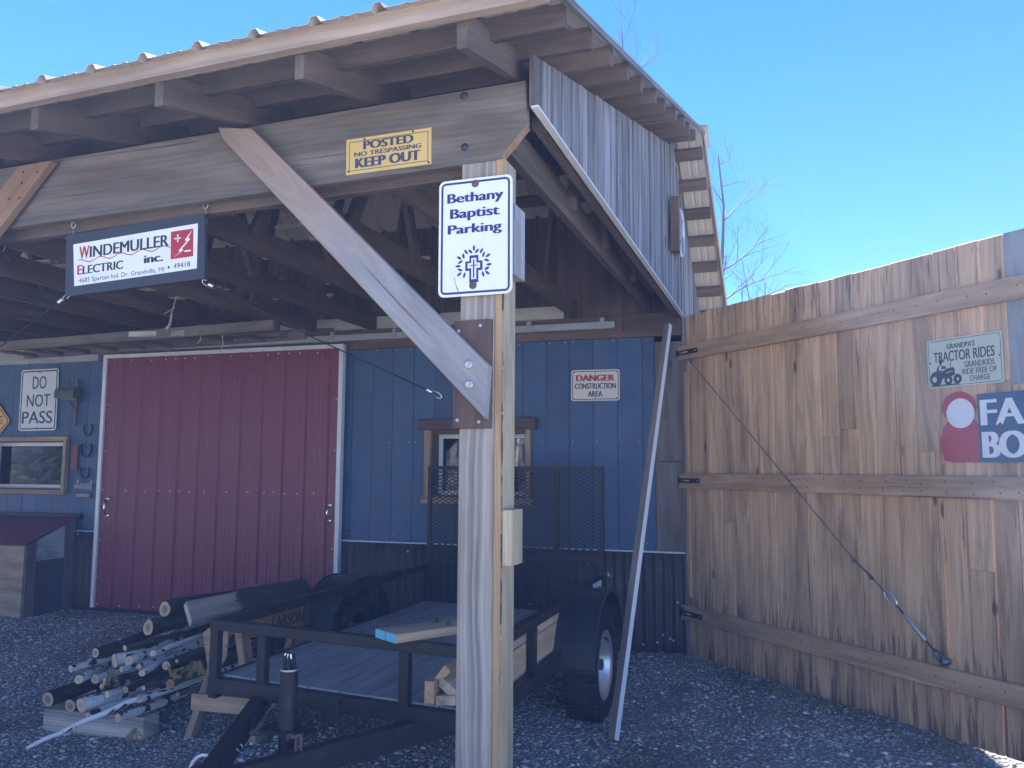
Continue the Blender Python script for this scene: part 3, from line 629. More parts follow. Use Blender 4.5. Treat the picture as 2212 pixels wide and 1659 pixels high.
# --- windows
def window(w, casing_mat, left):
    x0, x1, z0, z1 = w; gy = W+.13
    fr = MB(); t = .035
    fr.bb(x0+.01, x1-.01, gy-.02, gy+.02, z1-.012-t, z1-.012); fr.bb(x0+.01, x1-.01, gy-.02, gy+.02, z0+.012, z0+.012+t)
    fr.bb(x0+.01, x0+.01+t, gy-.021, gy+.02, z0+.012+t, z1-.012-t); fr.bb(x1-.01-t, x1-.01, gy-.021, gy+.02, z0+.012+t, z1-.012-t)
    f = fr.build('window', M['white_metal'], barn)
    mb = MB(); mb.bb(x0+.01+t, x1-.01-t, gy-.006, gy+.006, z0+.012+t, z1-.012-t); mb.build('pane', M['glass'], f)
    mb = MB(); d0, d1 = W+.026, gy+.05                               # reveal boards inside the opening
    mb.bb(x0-.02, x0+.009, d0-.05, d1, z0-.02, z1+.02); mb.bb(x1-.009, x1+.02, d0-.05, d1, z0-.02, z1+.02); mb.bb(x0+.0095, x1-.0095, d0-.05, d1, z1-.011, z1+.02); mb.bb(x0+.0095, x1-.0095, d0-.05, d1, z0-.02, z0+.011)
    mb.build('reveal', M['brown_board'], f)
    c = .042
    mb = MB(); p = .045
    if left:
        mb.bb(x0-c, x1+c, W-p, W-.001, z1+.001, z1+c, grain=0); mb.bb(x0-c, x1+c, W-p, W-.001, z0-c, z0-.001, grain=0); mb.bb(x1+.001, x1+c, W-p-.002, W-.001, z0, z1, grain=2); mb.bb(x0-c, x0-.001, W-p-.002, W-.001, z0, z1, grain=2)
        mb.build('casing', casing_mat, f, bevel=.002)
    else:
        mb.bb(x0-c-.02, x0-.001, W-p, W-.001, z0, z1+.02, grain=2); mb.bb(x1+.001, x1+c, W-p, W-.001, z0, z1+.02, grain=2); mb.bb(x0-.08, x1+.06, W-p-.01, W-.001, z0-.055, z0-.001, grain=0)
        mb.build('casing', casing_mat, f, bevel=.002)
        mb = MB(); mb.bb(x0-.105, x1+.095, W-.085, W-.001, z1+.021, z1+.11, grain=0); mb.build('lintel', M['plate_wood'], f, bevel=.004)
window(WIN[0], M['saw_wood'], True); window(WIN[1], M['saw_wood'], False)
# --- gable side: panel closing the porch and the side wall
mb = MB(); y = 2.93
def edge_z(y): return 2.88-.056*(y-2.93)
while y < 8.9:
    w = rnd.choice([.11, .135, .145, .16]); y2 = y+w; ym = (y+y2)/2; o = rnd.uniform(0, .006)
    z0 = edge_z(ym) if ym < W-.03 else -.1
    x = gx(ym); zt = lambda yy: zs(x, yy)-((.08 if yy < RY-.1 else .045)/.97)-.006
    pts = [(0, edge_z(y) if z0 > 0 else -.1), (w-.003, edge_z(y2) if z0 > 0 else -.1), (w-.003, zt(y2-.003))]
    if y < RY < y2: pts.append((RY-y, zt(RY)))
    pts.append((0, zt(y)))
    mb.prism(pts, V(x+o, y, 0), YA, ZA, -.02, grain=1); y = y2
mb.build('gable_wall', M['gable_wood'], barn)
mb = MB(); mb.bar((gx(2.93)+.004, 2.93, 2.877), (gx(W)+.004, W, edge_z(W)-.003), .03, .007); mb.build('drip_edge', M['white_metal'], barn)
mb = MB(); mb.bar((gx(3.1)-.045, 3.1, 2.93), (gx(W)-.045, W-.04, 2.74), .04, .13); mb.build('side_beam', M['frame_wood'], barn)
mb = MB(); mb.bb(-.788, -.765, W-.014, W+.03, -.05, 2.66, grain=2); mb.build('corner_trim', M['grey_wood'], barn)
mb = MB(); mb.bb(XL, gx(8.9)-.03, 8.9, 8.95, -.1, 1.75); mb.bb(XL-.03, XL, 6.6, 8.95, -.1, 3.9); mb.bb(XL-.03, XL, 2.5, 6.6, 2.7, 3.0); mb.build('back_wall', M['gable_wood'], barn)
c = onp(1470, 503, (1, -.036, 0), -.767-.036*6.55+.05); ry_ = .17     # round ornament high on the gable boards
rw = thing('round_ornament', c-ZA*ry_, 'round spoked glass ornament high on the weathered gable side', 'ornament')
mb = MB(); mb.tube([c+V(.0, math.cos(t*.2618)*ry_, math.sin(t*.2618)*ry_) for t in range(25)], .012, 6, caps=False); mb.build('ring', M['galv'], rw)
for k in range(8): mb = MB(); mb.bar(c, c+V(0, math.cos(k*.785)*ry_, math.sin(k*.785)*ry_), .012, .012, up=XA); mb.build('spoke', M['galv'], rw)
mb = MB(); mb.lathe([(-.004, .0001), (-.004, ry_-.01), (.0, ry_-.01), (0, .0001)], c, XA, 24); mb.build('glass_disc', M['glass'], rw)
mb = MB(); mb.box(c+V(-.01, -ry_-.05, .0), (.06, .07, .4)); mb.build('ornament_shutter', M['brown_board'], rw)
mb = MB(); c = PY(1479, 758, W-.03); mb.box(c, (.03, .03, .06)); c = PY(1477, 1030, W-.03); mb.box(c, (.03, .03, .06)); c = PY(1477, 1320, W-.03); mb.box(c, (.03, .03, .06)); mb.build('hinge_pin', M['black_steel'], barn)
# ------------------------------------------------------------------ gate
GH, GD, GN = V(-.76, 6.52, 0), V(.697, -.717, 0).normalized(), V(-.717, -.697, 0).normalized()
def G(s, z, out=0): return GH + GD*s + ZA*z + GN*out
def PG(u, v, out=0): return onp(u, v, GN, GN.dot(GH)+out)
def gs(p): return (p-GH).dot(GD)
gate = thing('gate', G(0, .12), 'tall brown plank gate with three rails and a diagonal stay cable', 'gate')
mb = MB()
lines = [-.015, .06, .254, .402, .527, .671, .793, .934, 1.068, 1.21, 1.351, 1.486, 1.623, 1.76, 1.894, 2.033, 2.166, 2.305, 2.446, 2.575, 2.71, 2.85, 3.0, 3.14, 3.28, 3.42, 3.56]
rows = MB()
for a, b in zip(lines, lines[1:]):
    w = b-a-.0045; zt = 2.69+rnd.uniform(-.003, .004); zb = .118; o = rnd.uniform(0, .009); rr = rnd.random()
    zj = rnd.uniform(.6, 2.0) if rnd.random() < .3 else None
    grey = abs(a-2.575) < .01
    if grey: zj = 1.93
    for z0, z1 in ([(zb, zj), (zj, zt)] if zj else [(zb, zt)]):
        (rows if grey and z0 > 1 else mb).box(G((a+b)/2, (z0+z1)/2, -.012-o), (w, .02, z1-z0), (GD, GN, ZA), grain=2, r=rr if z0 == zb else rnd.random())
mb.build('plank_panel', M['gate_wood'], gate, bevel=.003); rows.build('grey_plank', M['grey_wood'], gate, label='grey weathered plank')
for zt, zb in ((2.455, 2.342), (1.474, 1.36), (.482, .374)):
    mb = MB(); mb.box(G(1.76, (zt+zb)/2, .019), (3.62, .038, zt-zb), (GD, GN, ZA), grain=0); rl = mb.build('rail', M['rail_wood'], gate, bevel=.003)
    z = (zt+zb)/2
    h = MB(); h.box(G(.07, z, .041), (.26, .005, .036), (GD, GN, ZA)); h.tube([G(-.055, z-.03, .03), G(-.055, z+.03, .03)], .012, 10); hg = h.build('strap_hinge', M['black_steel'], gate)
    h = MB()
    for s_ in (.0, .08, .18): h.lathe([(0, .006), (.004, .005), (.004, .0001)], G(s_, z, .0436), GN, 8)
    h.box(G(.045, z, .0440), (.05, .001, .013), (GD, GN, ZA)); h.build('screw', M['galv'], hg)
pl = []
for a, b in zip(lines[:24], lines[1:25]):
    for z in (2.40, 1.44, 1.39, .43):
        q = G((a+b)/2+rnd.uniform(-.03, .03), z+rnd.uniform(-.008, .008), .0385); pl.append(q)
mb = MB(); mb.lathe([(0, .0045), (.0012, .004), (.0012, .0001)], V(0, 0, 0), GN, 6); scatter('nail_head', mb, M['dark_iron'], gate, pl)
mb = MB(); mb.box(G(.03, 1.4, .012), (.035, .02, 1.7), (GD, GN, ZA), grain=2); mb.build('end_batten', M['fresh_wood'], gate)
pts2 = [(1493, 783), (1845, 1210), (1912, 1278), (1935, 1305), (1952, 1326), (2000, 1384), (2020, 1408), (2036, 1428)]
c = [PG(u, v, .05) for u, v in pts2]
mb = MB(); mb.tube([c[0]+ZA*.012, c[0], c[1], c[2]], .0042, 6); mb.tube([c[1], c[1]+(c[2]-c[1])*.6+ZA*.01], .004, 6); cb = mb.build('stay_cable', M['cable'], gate)
mb = MB()
def ring(cn, ea, eb, ra, rb, th, n=20, a0=0, a1=6.2832): mb.tube([cn+ea*ra*math.cos(a0+(a1-a0)*i/n)+eb*rb*math.sin(a0+(a1-a0)*i/n) for i in range(n+1)], th, 6, caps=False)
dd = (c[3]-c[2]).normalized(); pp = dd.cross(GN).normalized()
ring((c[2]+c[3])/2, dd, pp, .052, .022, .0048); mb.build('carabiner', M['chrome'], cb)
mb = MB(); mb.tube([c[3], c[4]], .005, 8); mb.tube([c[5], c[6]], .005, 8); mb.build('threaded_rod', M['dark_iron'], cb)
mb = MB(); mb.tube([c[4], c[4]+(c[5]-c[4])*.06, c[5]-(c[5]-c[4])*.06, c[5]], [.006, .011, .011, .006], 8); mb.build('turnbuckle', M['galv'], cb)
mb = MB(); ring((c[6]+c[7])/2, (c[7]-c[6]).normalized(), (c[7]-c[6]).normalized().cross(GN), .04, .016, .006); mb.lathe([(-.04, .02), (-.0, .02), (.004, .011), (.012, .009), (.012, .0001)], c[7]+(c[7]-c[6])*.1, GN, 10); mb.build('eye_bolt', M['cable'], cb)
mb = MB()
for t in (.0, .55): 
    q = c[1]+(c[2]-c[1])*t; mb.box(q, (.03, .014, .016), (dd, pp, GN)); mb.tube([q+pp*.008, q+pp*.02], .004, 6)
mb.lathe([(-.01, .014), (.0, .014), (.0, .0001)], c[0]+ZA*.012, GN, 12); ring(c[0]+ZA*.012, XA*.7+GD*.3, ZA, .016, .016, .004)
mb.build('cable_clamp', M['cable'], cb)

# ------------------------------------------------------------------ signs
_tc = {}
def text_geo(s, bold, sp=1.0):
    k = (s, bold, sp)
    if k in _tc: return _tc[k]
    cu = bpy.data.curves.new('lettering', 'FONT'); cu.body = s; cu.offset = bold; cu.resolution_u = 4; cu.space_character = sp
    ob = bpy.data.objects.new('lettering', cu); COL.objects.link(ob); dg = bpy.context.evaluated_depsgraph_get(); dg.update()
    me = bpy.data.meshes.new_from_object(ob.evaluated_get(dg)); vs = [(v.co.x, v.co.y) for v in me.vertices]; fs = [list(p.vertices) for p in me.polygons]
    bpy.data.objects.remove(ob); bpy.data.curves.remove(cu); bpy.data.meshes.remove(me); _tc[k] = (vs, fs); return vs, fs
class Sign:
    """a flat sign: o is its lower left corner, ex/ey its edges, w and h its size in metres"""
    def __init__(s, bl, br, tl, n, th=.003, lift=.0):
        s.ex = (br-bl).normalized(); s.n = n.normalized(); s.ex = (s.ex-s.n*s.ex.dot(s.n)).normalized(); s.ey = s.n.cross(s.ex)
        if s.ey.dot(tl-bl) < 0: s.ey = -s.ey
        s.o = bl+s.n*lift; s.w = (br-bl).dot(s.ex); s.h = (tl-bl).dot(s.ey); s.th = th; s.k = {}
    def panel(s, name, mat, label, cat, rad=0, group=None):
        mb = MB(); mb.prism(rrect(0, 0, s.w, s.h, rad), s.o-s.n*s.th*0, s.ex, s.ey, s.th if s.ex.cross(s.ey).dot(s.n) > 0 else -s.th); s.root = mb.build(name, mat, None, label, cat, group); return s.root
    def L(s, lv): return s.o+s.n*(s.th+.0007*lv)
    def poly(s, pts, nm, mat, lv=1, parent=None): 
        mb = MB(); bm = tri(pts); mb.flat(bm[0], bm[1], s.L(lv), s.ex, s.ey); return mb.build(nm, mat, parent or s.root)
    def frame(s, m, t, rad, mat, lv=1, nm='border'):
        a = rrect(m, m, s.w-m, s.h-m, rad, True); b = rrect(m+t, m+t, s.w-m-t, s.h-m-t, max(rad-t, .0005), True); n = len(a)
        mb = MB(); mb.flat(a+b, [(i, (i+1) % n, n+(i+1) % n, n+i) for i in range(n)], s.L(lv), s.ex, s.ey); return mb.build(nm, mat, s.root)
    def text(s, items, mat, bold=.015, lv=2, nm='lettering', outline=None):
        mb = MB()
        for it in items:
            tx, x0, y0, x1, y1 = it[:5]; bo = it[5] if len(it) > 5 else bold; slope = it[6] if len(it) > 6 else 0
            vs, fs = text_geo(tx, 0); xs = [p[0] for p in vs]; ys = [p[1] for p in vs]
            fx = (x1-x0)/(max(xs)-min(xs)); fy = (y1-y0)/(max(ys)-min(ys))
            v2 = [(x0+(a-min(xs))*fx, y0+(b-min(ys))*fy+slope*(a-min(xs))*fx) for a, b in vs]
            mb = MB(); sh = bo*1.25
            for q, dx in enumerate((0, -sh, sh) if sh else (0,)): mb.flat([(a+dx*fx, b) for a, b in v2], fs, s.L(lv+q*.15), s.ex, s.ey)
            ob = mb.build(nm, mat, s.root)
        return ob
    def dots(s, pts, rad, mat, nm='screw', lv=2):
        mb = MB(); mb.lathe([(0, rad), (.0022, rad*.8), (.0022, .0001)], V(0, 0, 0), s.n, 10)
        scatter(nm, mb, mat, s.root, [s.o+s.ex*x+s.ey*y+s.n*s.th for x, y in pts])
def rrect(x0, y0, x1, y1, r, keep=False):
    if r <= 0 and not keep: return [(x0, y0), (x1, y0), (x1, y1), (x0, y1)]
    r = max(r, .0003); out = []
    for cx, cy, a in ((x1-r, y0+r, -90), (x1-r, y1-r, 0), (x0+r, y1-r, 90), (x0+r, y0+r, 180)):
        out += [(cx+r*math.cos(R(a+t)), cy+r*math.sin(R(a+t))) for t in (0, 22.5, 45, 67.5, 90)]
    return out
def tri(pts):
    from mathutils.geometry import tessellate_polygon
    f = tessellate_polygon([[V(a, b, 0) for a, b in pts]]); return pts, [list(t) for t in f]
def ell(cx, cy, rx, ry, n=20, rot=0):
    return [(cx+rx*math.cos(6.2832*i/n)*math.cos(rot)-ry*math.sin(6.2832*i/n)*math.sin(rot), cy+rx*math.cos(6.2832*i/n)*math.sin(rot)+ry*math.sin(6.2832*i/n)*math.cos(rot)) for i in range(n)]
NY_ = V(0, -1, 0)
# white parking sign on the post
s = Sign(PY(947, 644, 2.9265), PY(1107, 633, 2.9265), PY(949, 394, 2.9265), NY_, .0022)
s.panel('parking_sign', M['white'], 'white parking sign with blue letters and a leaf-ringed cross, on the porch post', 'sign', .024)
w, h = s.w, s.h; X = lambda a: a*w; Y = lambda b: b*h
s.frame(.0095, .0085, .019, M['navy'])
s.text([('Bethany', X(.125), Y(.775), X(.875), Y(.882)), ('Baptist', X(.165), Y(.64), X(.825), Y(.748)), ('Parking', X(.135), Y(.508), X(.855), Y(.612))], M['navy'], .032)
cx = X(.487)
def cross(hw, ha, zb, a0, a1, zt, nm, mat, lv): s.poly([(cx-hw, Y(zb)), (cx+hw, Y(zb)), (cx+hw, Y(a0)), (cx+ha, Y(a0)), (cx+ha, Y(a1)), (cx+hw, Y(a1)), (cx+hw, Y(zt)), (cx-hw, Y(zt)), (cx-hw, Y(a1)), (cx-ha, Y(a1)), (cx-ha, Y(a0)), (cx-hw, Y(a0))], nm, mat, lv)
cross(.0185, .0355, .11, .211, .292, .34, 'cross_emblem', M['navy'], 1); cross(.0105, .0255, .138, .231, .275, .317, 'cross_emblem', M['white'], 2); cross(.0028, .0175, .15, .2505, .2575, .302, 'cross_emblem', M['navy'], 3)
mb = MB(); lf = [(545, 990, 90), (440, 1045, 127), (498, 1038, 136), (585, 1030, 47), (645, 1028, 58), (405, 1100, 103), (673, 1078, 73), (348, 1127, 149), (732, 1090, 36), (363, 1183, 28), (715, 1155, 160), (333, 1240, 180), (747, 1212, 3), (360, 1290, 157), (718, 1265, 25), (350, 1350, 39), (725, 1325, 144), (418, 1362, 78), (668, 1345, 106)]
for a, b, t in lf:
    pts = [(i/8-.5, math.sin(math.pi*i/8)**.8*.5) for i in range(9)]; pts += [(-p[0], -p[1]) for p in pts[1:-1]]
    a, b = (a-65)/985, (1635-(b+.085*(a-557)))/1610; c_, s_ = math.cos(R(t)), math.sin(R(t))
    v2, f2 = tri([(X(a)+p[0]*.0245*c_-p[1]*.0098*s_, Y(b)+p[0]*.0245*s_+p[1]*.0098*c_) for p in pts]); mb.flat(v2, f2, s.L(1), s.ex, s.ey)
mb.build('leaf_emblem', M['navy'], s.root)
s.dots([(X(.5), Y(.953)), (X(.475), Y(.088))], .016, M['rusty'], 'washer'); s.dots([(X(.5), Y(.953)), (X(.475), Y(.088))], .0065, M['chrome'])
mb = MB(); mb.flat(*tri([(X(.215), Y(.17)), (X(.222), Y(.17)), (X(.245), Y(.10)), (X(.285), Y(.045)), (X(.275), Y(.045)), (X(.25), Y(.075))]), s.L(1), s.ex, s.ey); mb.build('scratch', M['dark_iron'], s.root)
# yellow notice on the beam
s = Sign(PY(748, 379, 2.948), PY(932, 354, 2.948), PY(748, 303, 2.948), NY_, .0016)
s.panel('trespass_notice', M['yellow'], 'yellow no trespassing notice nailed to the big porch beam', 'sign')
w, h = s.w, s.h
s.frame(.013, .003, .0005, M['blue_ink'])
s.text([('POSTED', X(.215), Y(.655), X(.79), Y(.885), .045), ('NO TRESPASSING', X(.10), Y(.48), X(.885), Y(.605), .03), ('KEEP OUT', X(.12), Y(.155), X(.87), Y(.43), .05)], M['blue_ink'])
s.dots([(X(.22), Y(.95)), (X(.79), Y(.96)), (X(.03), Y(.09)), (X(.97), Y(.05))], .005, M['dark_iron'], 'tack')
# hanging sign under the beam
HY = 3.02
s = Sign(PY(147, 642, HY), PY(447, 603, HY), PY(153, 510, HY), NY_, .018)
s.panel('hanging_sign', M['board_black'], 'black framed white electric company sign hanging under the porch beam', 'sign')
w, h = s.w, s.h
s.poly([(X(.07), Y(.145)), (X(.95), Y(.165)), (X(.955), Y(.86)), (X(.055), Y(.83))], 'face', M['white'], 1)
s.text([('W', X(.105), Y(.575), X(.178), Y(.775), .03), ('E', X(.094), Y(.32), X(.127), Y(.475), .03)], M['red_ink'])
s.text([('INDEMULLER', X(.186), Y(.575), X(.752), Y(.755), .026), ('LECTRIC', X(.134), Y(.32), X(.43), Y(.455), .03), ('inc.', X(.585), Y(.355), X(.715), Y(.475), .04), ('4685 Spartan Ind. Dr. Grandville, MI', X(.105), Y(.165), X(.725), Y(.262), .0), ('49418', X(.79), Y(.21), X(.905), Y(.288), .0)], M['ink'])
mb = MB(); mb.flat(*tri(ell(X(.757), Y(.24), .006, .006)), s.L(2), s.ex, s.ey); mb.build('dot', M['ink'], s.root)
bx0, by0, bx1, by1 = X(.77), Y(.36), X(.925), Y(.79)
s.poly([(bx0, by0), (bx1, by0), (bx1, by1), (bx0, by1)], 'emblem_panel', M['red_ink'], 2)
B = lambda a, b: (bx0+a*(bx1-bx0), by0+b*(by1-by0))
s.poly([B(.08, .03), B(.42, .22), B(.36, .28), B(.72, .58), B(.62, .62), B(.97, .97), B(.78, .68), B(.88, .64), B(.5, .32), B(.58, .27)], 'lightning_emblem', M['white'], 3)
mb = MB()
for q in ([B(.16, .70), B(.46, .70), B(.46, .745), B(.16, .745)], [B(.285, .59), B(.345, .59), B(.345, .87), B(.285, .87)], [B(.62, .19), B(.9, .19), B(.9, .245), B(.62, .245)]): mb.flat(q, [(0, 1, 2, 3)], s.L(3), s.ex, s.ey)
mb.build('plus_minus_emblem', M['white'], s.root)
mb = MB(); n = 60; v2 = []
for i in range(n+1):
    x = .10+.668*i/n; yy = .525+.028*math.sin(i/n*2*math.pi*4.4+1.2)+.03*(i/n)
    v2 += [(X(x), Y(yy)), (X(x), Y(yy)+.0045)]
mb.flat(v2, [(2*i, 2*i+2, 2*i+3, 2*i+1) for i in range(n)], s.L(2), s.ex, s.ey); mb.build('wavy_line', M['red_ink'], s.root)
hsign = s
mb = MB()
for u, v, t in ((159, 486, 508), (444, 444, 474)):
    c = PY(u, v, HY+.0); ring(c, XA, ZA, .0125, .014, .0033, 18); mb.tube([c+ZA*.014, c+ZA*.05], .003, 6); b = PY(u+1, t+8, HY-.005); mb.tube([c-ZA*.013+XA*.004, b+XA*.004], .0012, 5); mb.tube([c-ZA*.013-XA*.003, b-XA*.003], .0012, 5)
mb.build('eye_hook', M['galv'], s.root)
# bungee cords
def hook_end(p, d, mb2):
    d = d.normalized(); n = V(0, -1, 0); sd = d.cross(n).normalized()
    mb2.tube([p+d*(.03+.03*i/40)+(n*math.cos(i*1.05)+sd*math.sin(i*1.05))*.010 for i in range(41)], .0022, 5)
    mb2.tube([p+d*.03+sd*.008, p+d*.01+sd*.009, p-d*.006+sd*.004, p-d*.01-sd*.003, p-d*.004-sd*.01, p+d*.012-sd*.011], .002, 6)
for nm, a, b in (('left', (146, 639), (-150, 852)), ('right', (440, 609), (950, 855))):
    A, Bp = PY(*a, HY-.01), PY(*b, 3.02 if nm == 'left' else 3.06); d = (Bp-A).normalized()
    mb = MB(); mb.tube([A+d*.045, A+(Bp-A)*.5-ZA*.012, Bp-d*.045], .003, 7)
    bg_ = mb.build('bungee_cord', M['black_cord'], None, 'black bungee cord running from the hanging sign %s' % ('to the bolted porch post' if nm == 'right' else 'off to the left under the beam'), 'bungee cord', 'bungee cords of the hanging sign')
    mb = MB(); hook_end(A, d, mb); hook_end(Bp, -d, mb); mb.build('spring_hook', M['chrome'], bg_)
# do not pass
s = Sign(PY(40, 931, W-.012), PY(121, 929, W-.012), PY(47.5, 800, W-.012), NY_, .003)
s.panel('road_sign', M['white'], 'white do not pass road sign on the blue wall over a window', 'sign', .035)
w, h = s.w, s.h; s.frame(.012, .014, .026, M['ink']); s.poly(rrect(.0265, .0265, w-.0265, h-.0265, .014), 'reflective_face', M['sheet_white'], 1)
s.text([('DO', X(.325), Y(.68), X(.69), Y(.885), .01), ('NOT', X(.19), Y(.39), X(.81), Y(.59), .01), ('PASS', X(.09), Y(.115), X(.885), Y(.315), .012)], M['ink'])
s.dots([(X(.5), Y(.955)), (X(.5), Y(.045))], .008, M['dark_iron'], 'bolt')
# yellow diamond road sign cut by the left edge of the picture
cR = PY(23, 909, W-.012); hs = .44; c = cR-XA*hs
s = Sign(c-XA*hs-ZA*0+ZA*0, c-ZA*hs, c+ZA*hs, NY_, .003)
mb = MB(); e1 = (XA-ZA).normalized(); e2 = (XA+ZA).normalized(); s.ex, s.ey, s.o = e1, e2, c-XA*hs; s.w = s.h = hs*math.sqrt(2)
s.panel('warning_sign', M['road_yellow'], 'yellow diamond road sign left of the do not pass sign', 'sign', .035); s.frame(.012, .012, .028, M['ink'])
s.ex, s.ey, s.o = XA, ZA, c
s.text([('NG', .335-.10, -.035, .335-.005, .055, .01)], M['ink']); s.text([('O', .335-.16, -.19, .335-.06, -.10, .01)], M['ink'])
# danger sign
s = Sign(PY(1234, 866.5, W-.006), PY(1339, 865, W-.006), PY(1235, 800, W-.006), NY_, .003)
s.panel('danger_sign', M['cream'], 'cream danger construction area sign on the blue wall', 'sign', .022)
w, h = s.w, s.h; s.frame(.010, .006, .016, M['ink'])
s.text([('DANGER', X(.11), Y(.635), X(.885), Y(.835), .05)], M['red_ink']); s.text([('CONSTRUCTION', X(.08), Y(.385), X(.92), Y(.565), .035), ('AREA', X(.35), Y(.13), X(.645), Y(.31), .035)], M['ink'])
s.dots([(X(.5), Y(.91)), (X(.5), Y(.09)), (X(.06), Y(.92)), (X(.94), Y(.92)), (X(.06), Y(.07)), (X(.94), Y(.07))], .005, M['dark_iron'])
# tractor sign on the gate
s = Sign(G(2.127, 1.942, .004), G(2.553, 1.942, .004), G(2.127, 2.203, .004), GN, .003)
s.panel('tractor_sign', M['sage'], 'pale green tractor rides sign on the plank gate', 'sign', .014)
w, h = s.w, s.h; s.frame(.008, .0028, .014, M['ink'])
s.text([("GRANDPA'S", X(.28), Y(.775), X(.655), Y(.885), .02), ('TRACTOR RIDES', X(.095), Y(.525), X(.90), Y(.735), .02), ('GRANDKIDS', X(.51), Y(.365), X(.895), Y(.485), .01), ('RIDE FREE OF', X(.48), Y(.225), X(.92), Y(.335), .01), ('CHARGE', X(.57), Y(.085), X(.83), Y(.195), .01)], M['ink'])
mb = MB()
def fl(pts, lv=2): mb.flat(*tri([(X(a), Y(b)) for a, b in pts]), s.L(lv), s.ex, s.ey)
fl([(.04, .045), (.44, .045), (.42, .065), (.05, .065)])
fl(ell(.115, .19, .085, .155)); fl(ell(.285, .145, .055, .10)); fl(ell(.41, .155, .057, .10), 2)
fl([(.18, .16), (.2, .33), (.27, .38), (.36, .40), (.375, .36), (.375, .24), (.33, .22), (.24, .2)], 2); fl([(.315, .38), (.325, .38), (.325, .50), (.315, .50)]); fl([(.12, .33), (.14, .44), (.185, .47), (.215, .44), (.26, .41), (.26, .385), (.2, .38), (.2, .18), (.165, .18), (.155, .33)], 1); fl(ell(.185, .515, .022, .04), 1); fl([(.15, .535), (.22, .535), (.21, .548), (.205, .58), (.165, .58), (.16, .548)]); fl([(.255, .37), (.262, .37), (.235, .46), (.228, .455)])
mb.build('tractor_picture', M['ink'], s.root)
mb = MB(); fl(ell(.095, .18, .032, .06), 3); fl(ell(.285, .145, .02, .037), 3); fl(ell(.415, .15, .015, .035), 3); fl([(.16, .42), (.18, .45), (.2, .43), (.19, .35), (.165, .35)], 3); fl([(.26, .3), (.35, .33), (.35, .315), (.26, .285)], 3); mb.build('tractor_picture', M['sage'], s.root)
s.dots([(X(.04), Y(.53)), (X(.96), Y(.53))], .005, M['dark_iron'])
# enamel sign with big white letters; the figure of the original is left as a plain red and white plate
s = Sign(G(2.404, 1.545, .004), G(2.98, 1.545, .004), G(2.404, 1.893, .004), GN, .003)
s.panel('enamel_sign', M['enamel_blue'], 'rusty blue enamel sign with big white letters, low on the plank gate', 'sign')
w, h = s.w, s.h
s.text([('FA', .022, .187, .236, .317, .035), ('BOY', .026, .022, .345, .155, .05)], M['enamel_white'])
mb = MB(); q = [(-.218, .06), (-.2, .01), (-.15, .0), (-.001, .0), (-.001, .19), (-.02, .215), (-.05, .23), (-.16, .23), (-.2, .18), (-.222, .12)]
mb.flat(*tri(q), s.L(-2), s.ex, s.ey); mb.build('red_plate', M['enamel_red'], s.root)
mb = MB(); mb.flat(*tri(ell(-.105, .285, .098, .085, 24)), s.L(-1), s.ex, s.ey); mb.build('red_plate', M['enamel_red'], s.root)
mb = MB(); mb.flat(*tri(ell(-.098, .255, .08, .078, 24)), s.L(0), s.ex, s.ey); mb.build('white_plate', M['enamel_white'], s.root)
mb = MB(); mb.flat(*tri([(.1, .185), (.12, .2), (.135, .17), (.118, .13), (.108, .15)]), s.L(4), s.ex, s.ey); mb.build('rust_stain', M['rusty'], s.root)
# ------------------------------------------------------------------ small things on the blue wall
WY = W-.006
def horseshoe(u, v, sc, label):
    c = PY(u, v, WY-.008); mb = MB(); a = []
    for i in range(25):
        t = R(-60-35+ (i/24)*(250+0)) ; t = R(145+ i/24*250); a.append(c+V(math.cos(t)*.056*sc, 0, math.sin(t)*.07*sc))
    n = len(a)
    for i in range(n-1): mb.bar(a[i], a[i+1]+(a[i+1]-a[i])*.12, .009, .018*sc, up=YA)
    mb.build('horseshoe', M['dark_iron'], None, label, 'horseshoe', 'horseshoes on the blue wall')
horseshoe(190, 926, .95, 'highest of three iron horseshoes, under the small wall mailbox')
horseshoe(186, 969, 1.18, 'largest of three iron horseshoes, beside the red plaque')
horseshoe(183, 1019, .98, 'lowest iron horseshoe, just above the metal name plate')
a, b = PY(171, 962, WY), PY(154, 1015, WY); mb = MB(); mb.prism(rrect(b.x, b.z, a.x, a.z, .012), V(0, WY, 0), XA, ZA, .012); rp = mb.build('plaque', M['plaque_red'], None, 'narrow rusty red upright plaque between window and horseshoes', 'plaque')
mb = MB(); mb.prism(rrect(b.x+.02, b.z+.08, a.x-.02, a.z-.07, .004), V(0, WY-.0122, 0), XA, ZA, .003); mb.prism(rrect(b.x+.02, b.z+.015, a.x-.02, b.z+.06, .004), V(0, WY-.0122, 0), XA, ZA, .003); mb.build('raised_panel', M['plaque_red'], rp)
a, b = PY(201, 1045, WY), PY(161, 1056, WY); mb = MB(); mb.prism(rrect(b.x, b.z, a.x, a.z, .003), V(0, WY, 0), XA, ZA, .012); rp = mb.build('name_plate', M['pewter'], None, 'grey metal name plate with a round flower boss below the horseshoes', 'plate')
mb = MB(); cc = V(b.x+.035, WY-.0125, (a.z+b.z)/2); mb.lathe([(0, .03), (-.006, .022), (-.009, .0001)], cc, YA, 10); mb.build('flower_boss', M['brass'], rp)
mb = MB(); 
for q in (b.x+.04, a.x-.02): mb.lathe([(0, .009), (-.008, .006), (-.008, .0001)], V(q, WY, a.z+.028), YA, 8); mb.tube([V(q, WY-.005, a.z+.028), V(q, WY-.005, a.z-.002)], .003, 5)
mb.build('hanger', M['chrome'], rp)
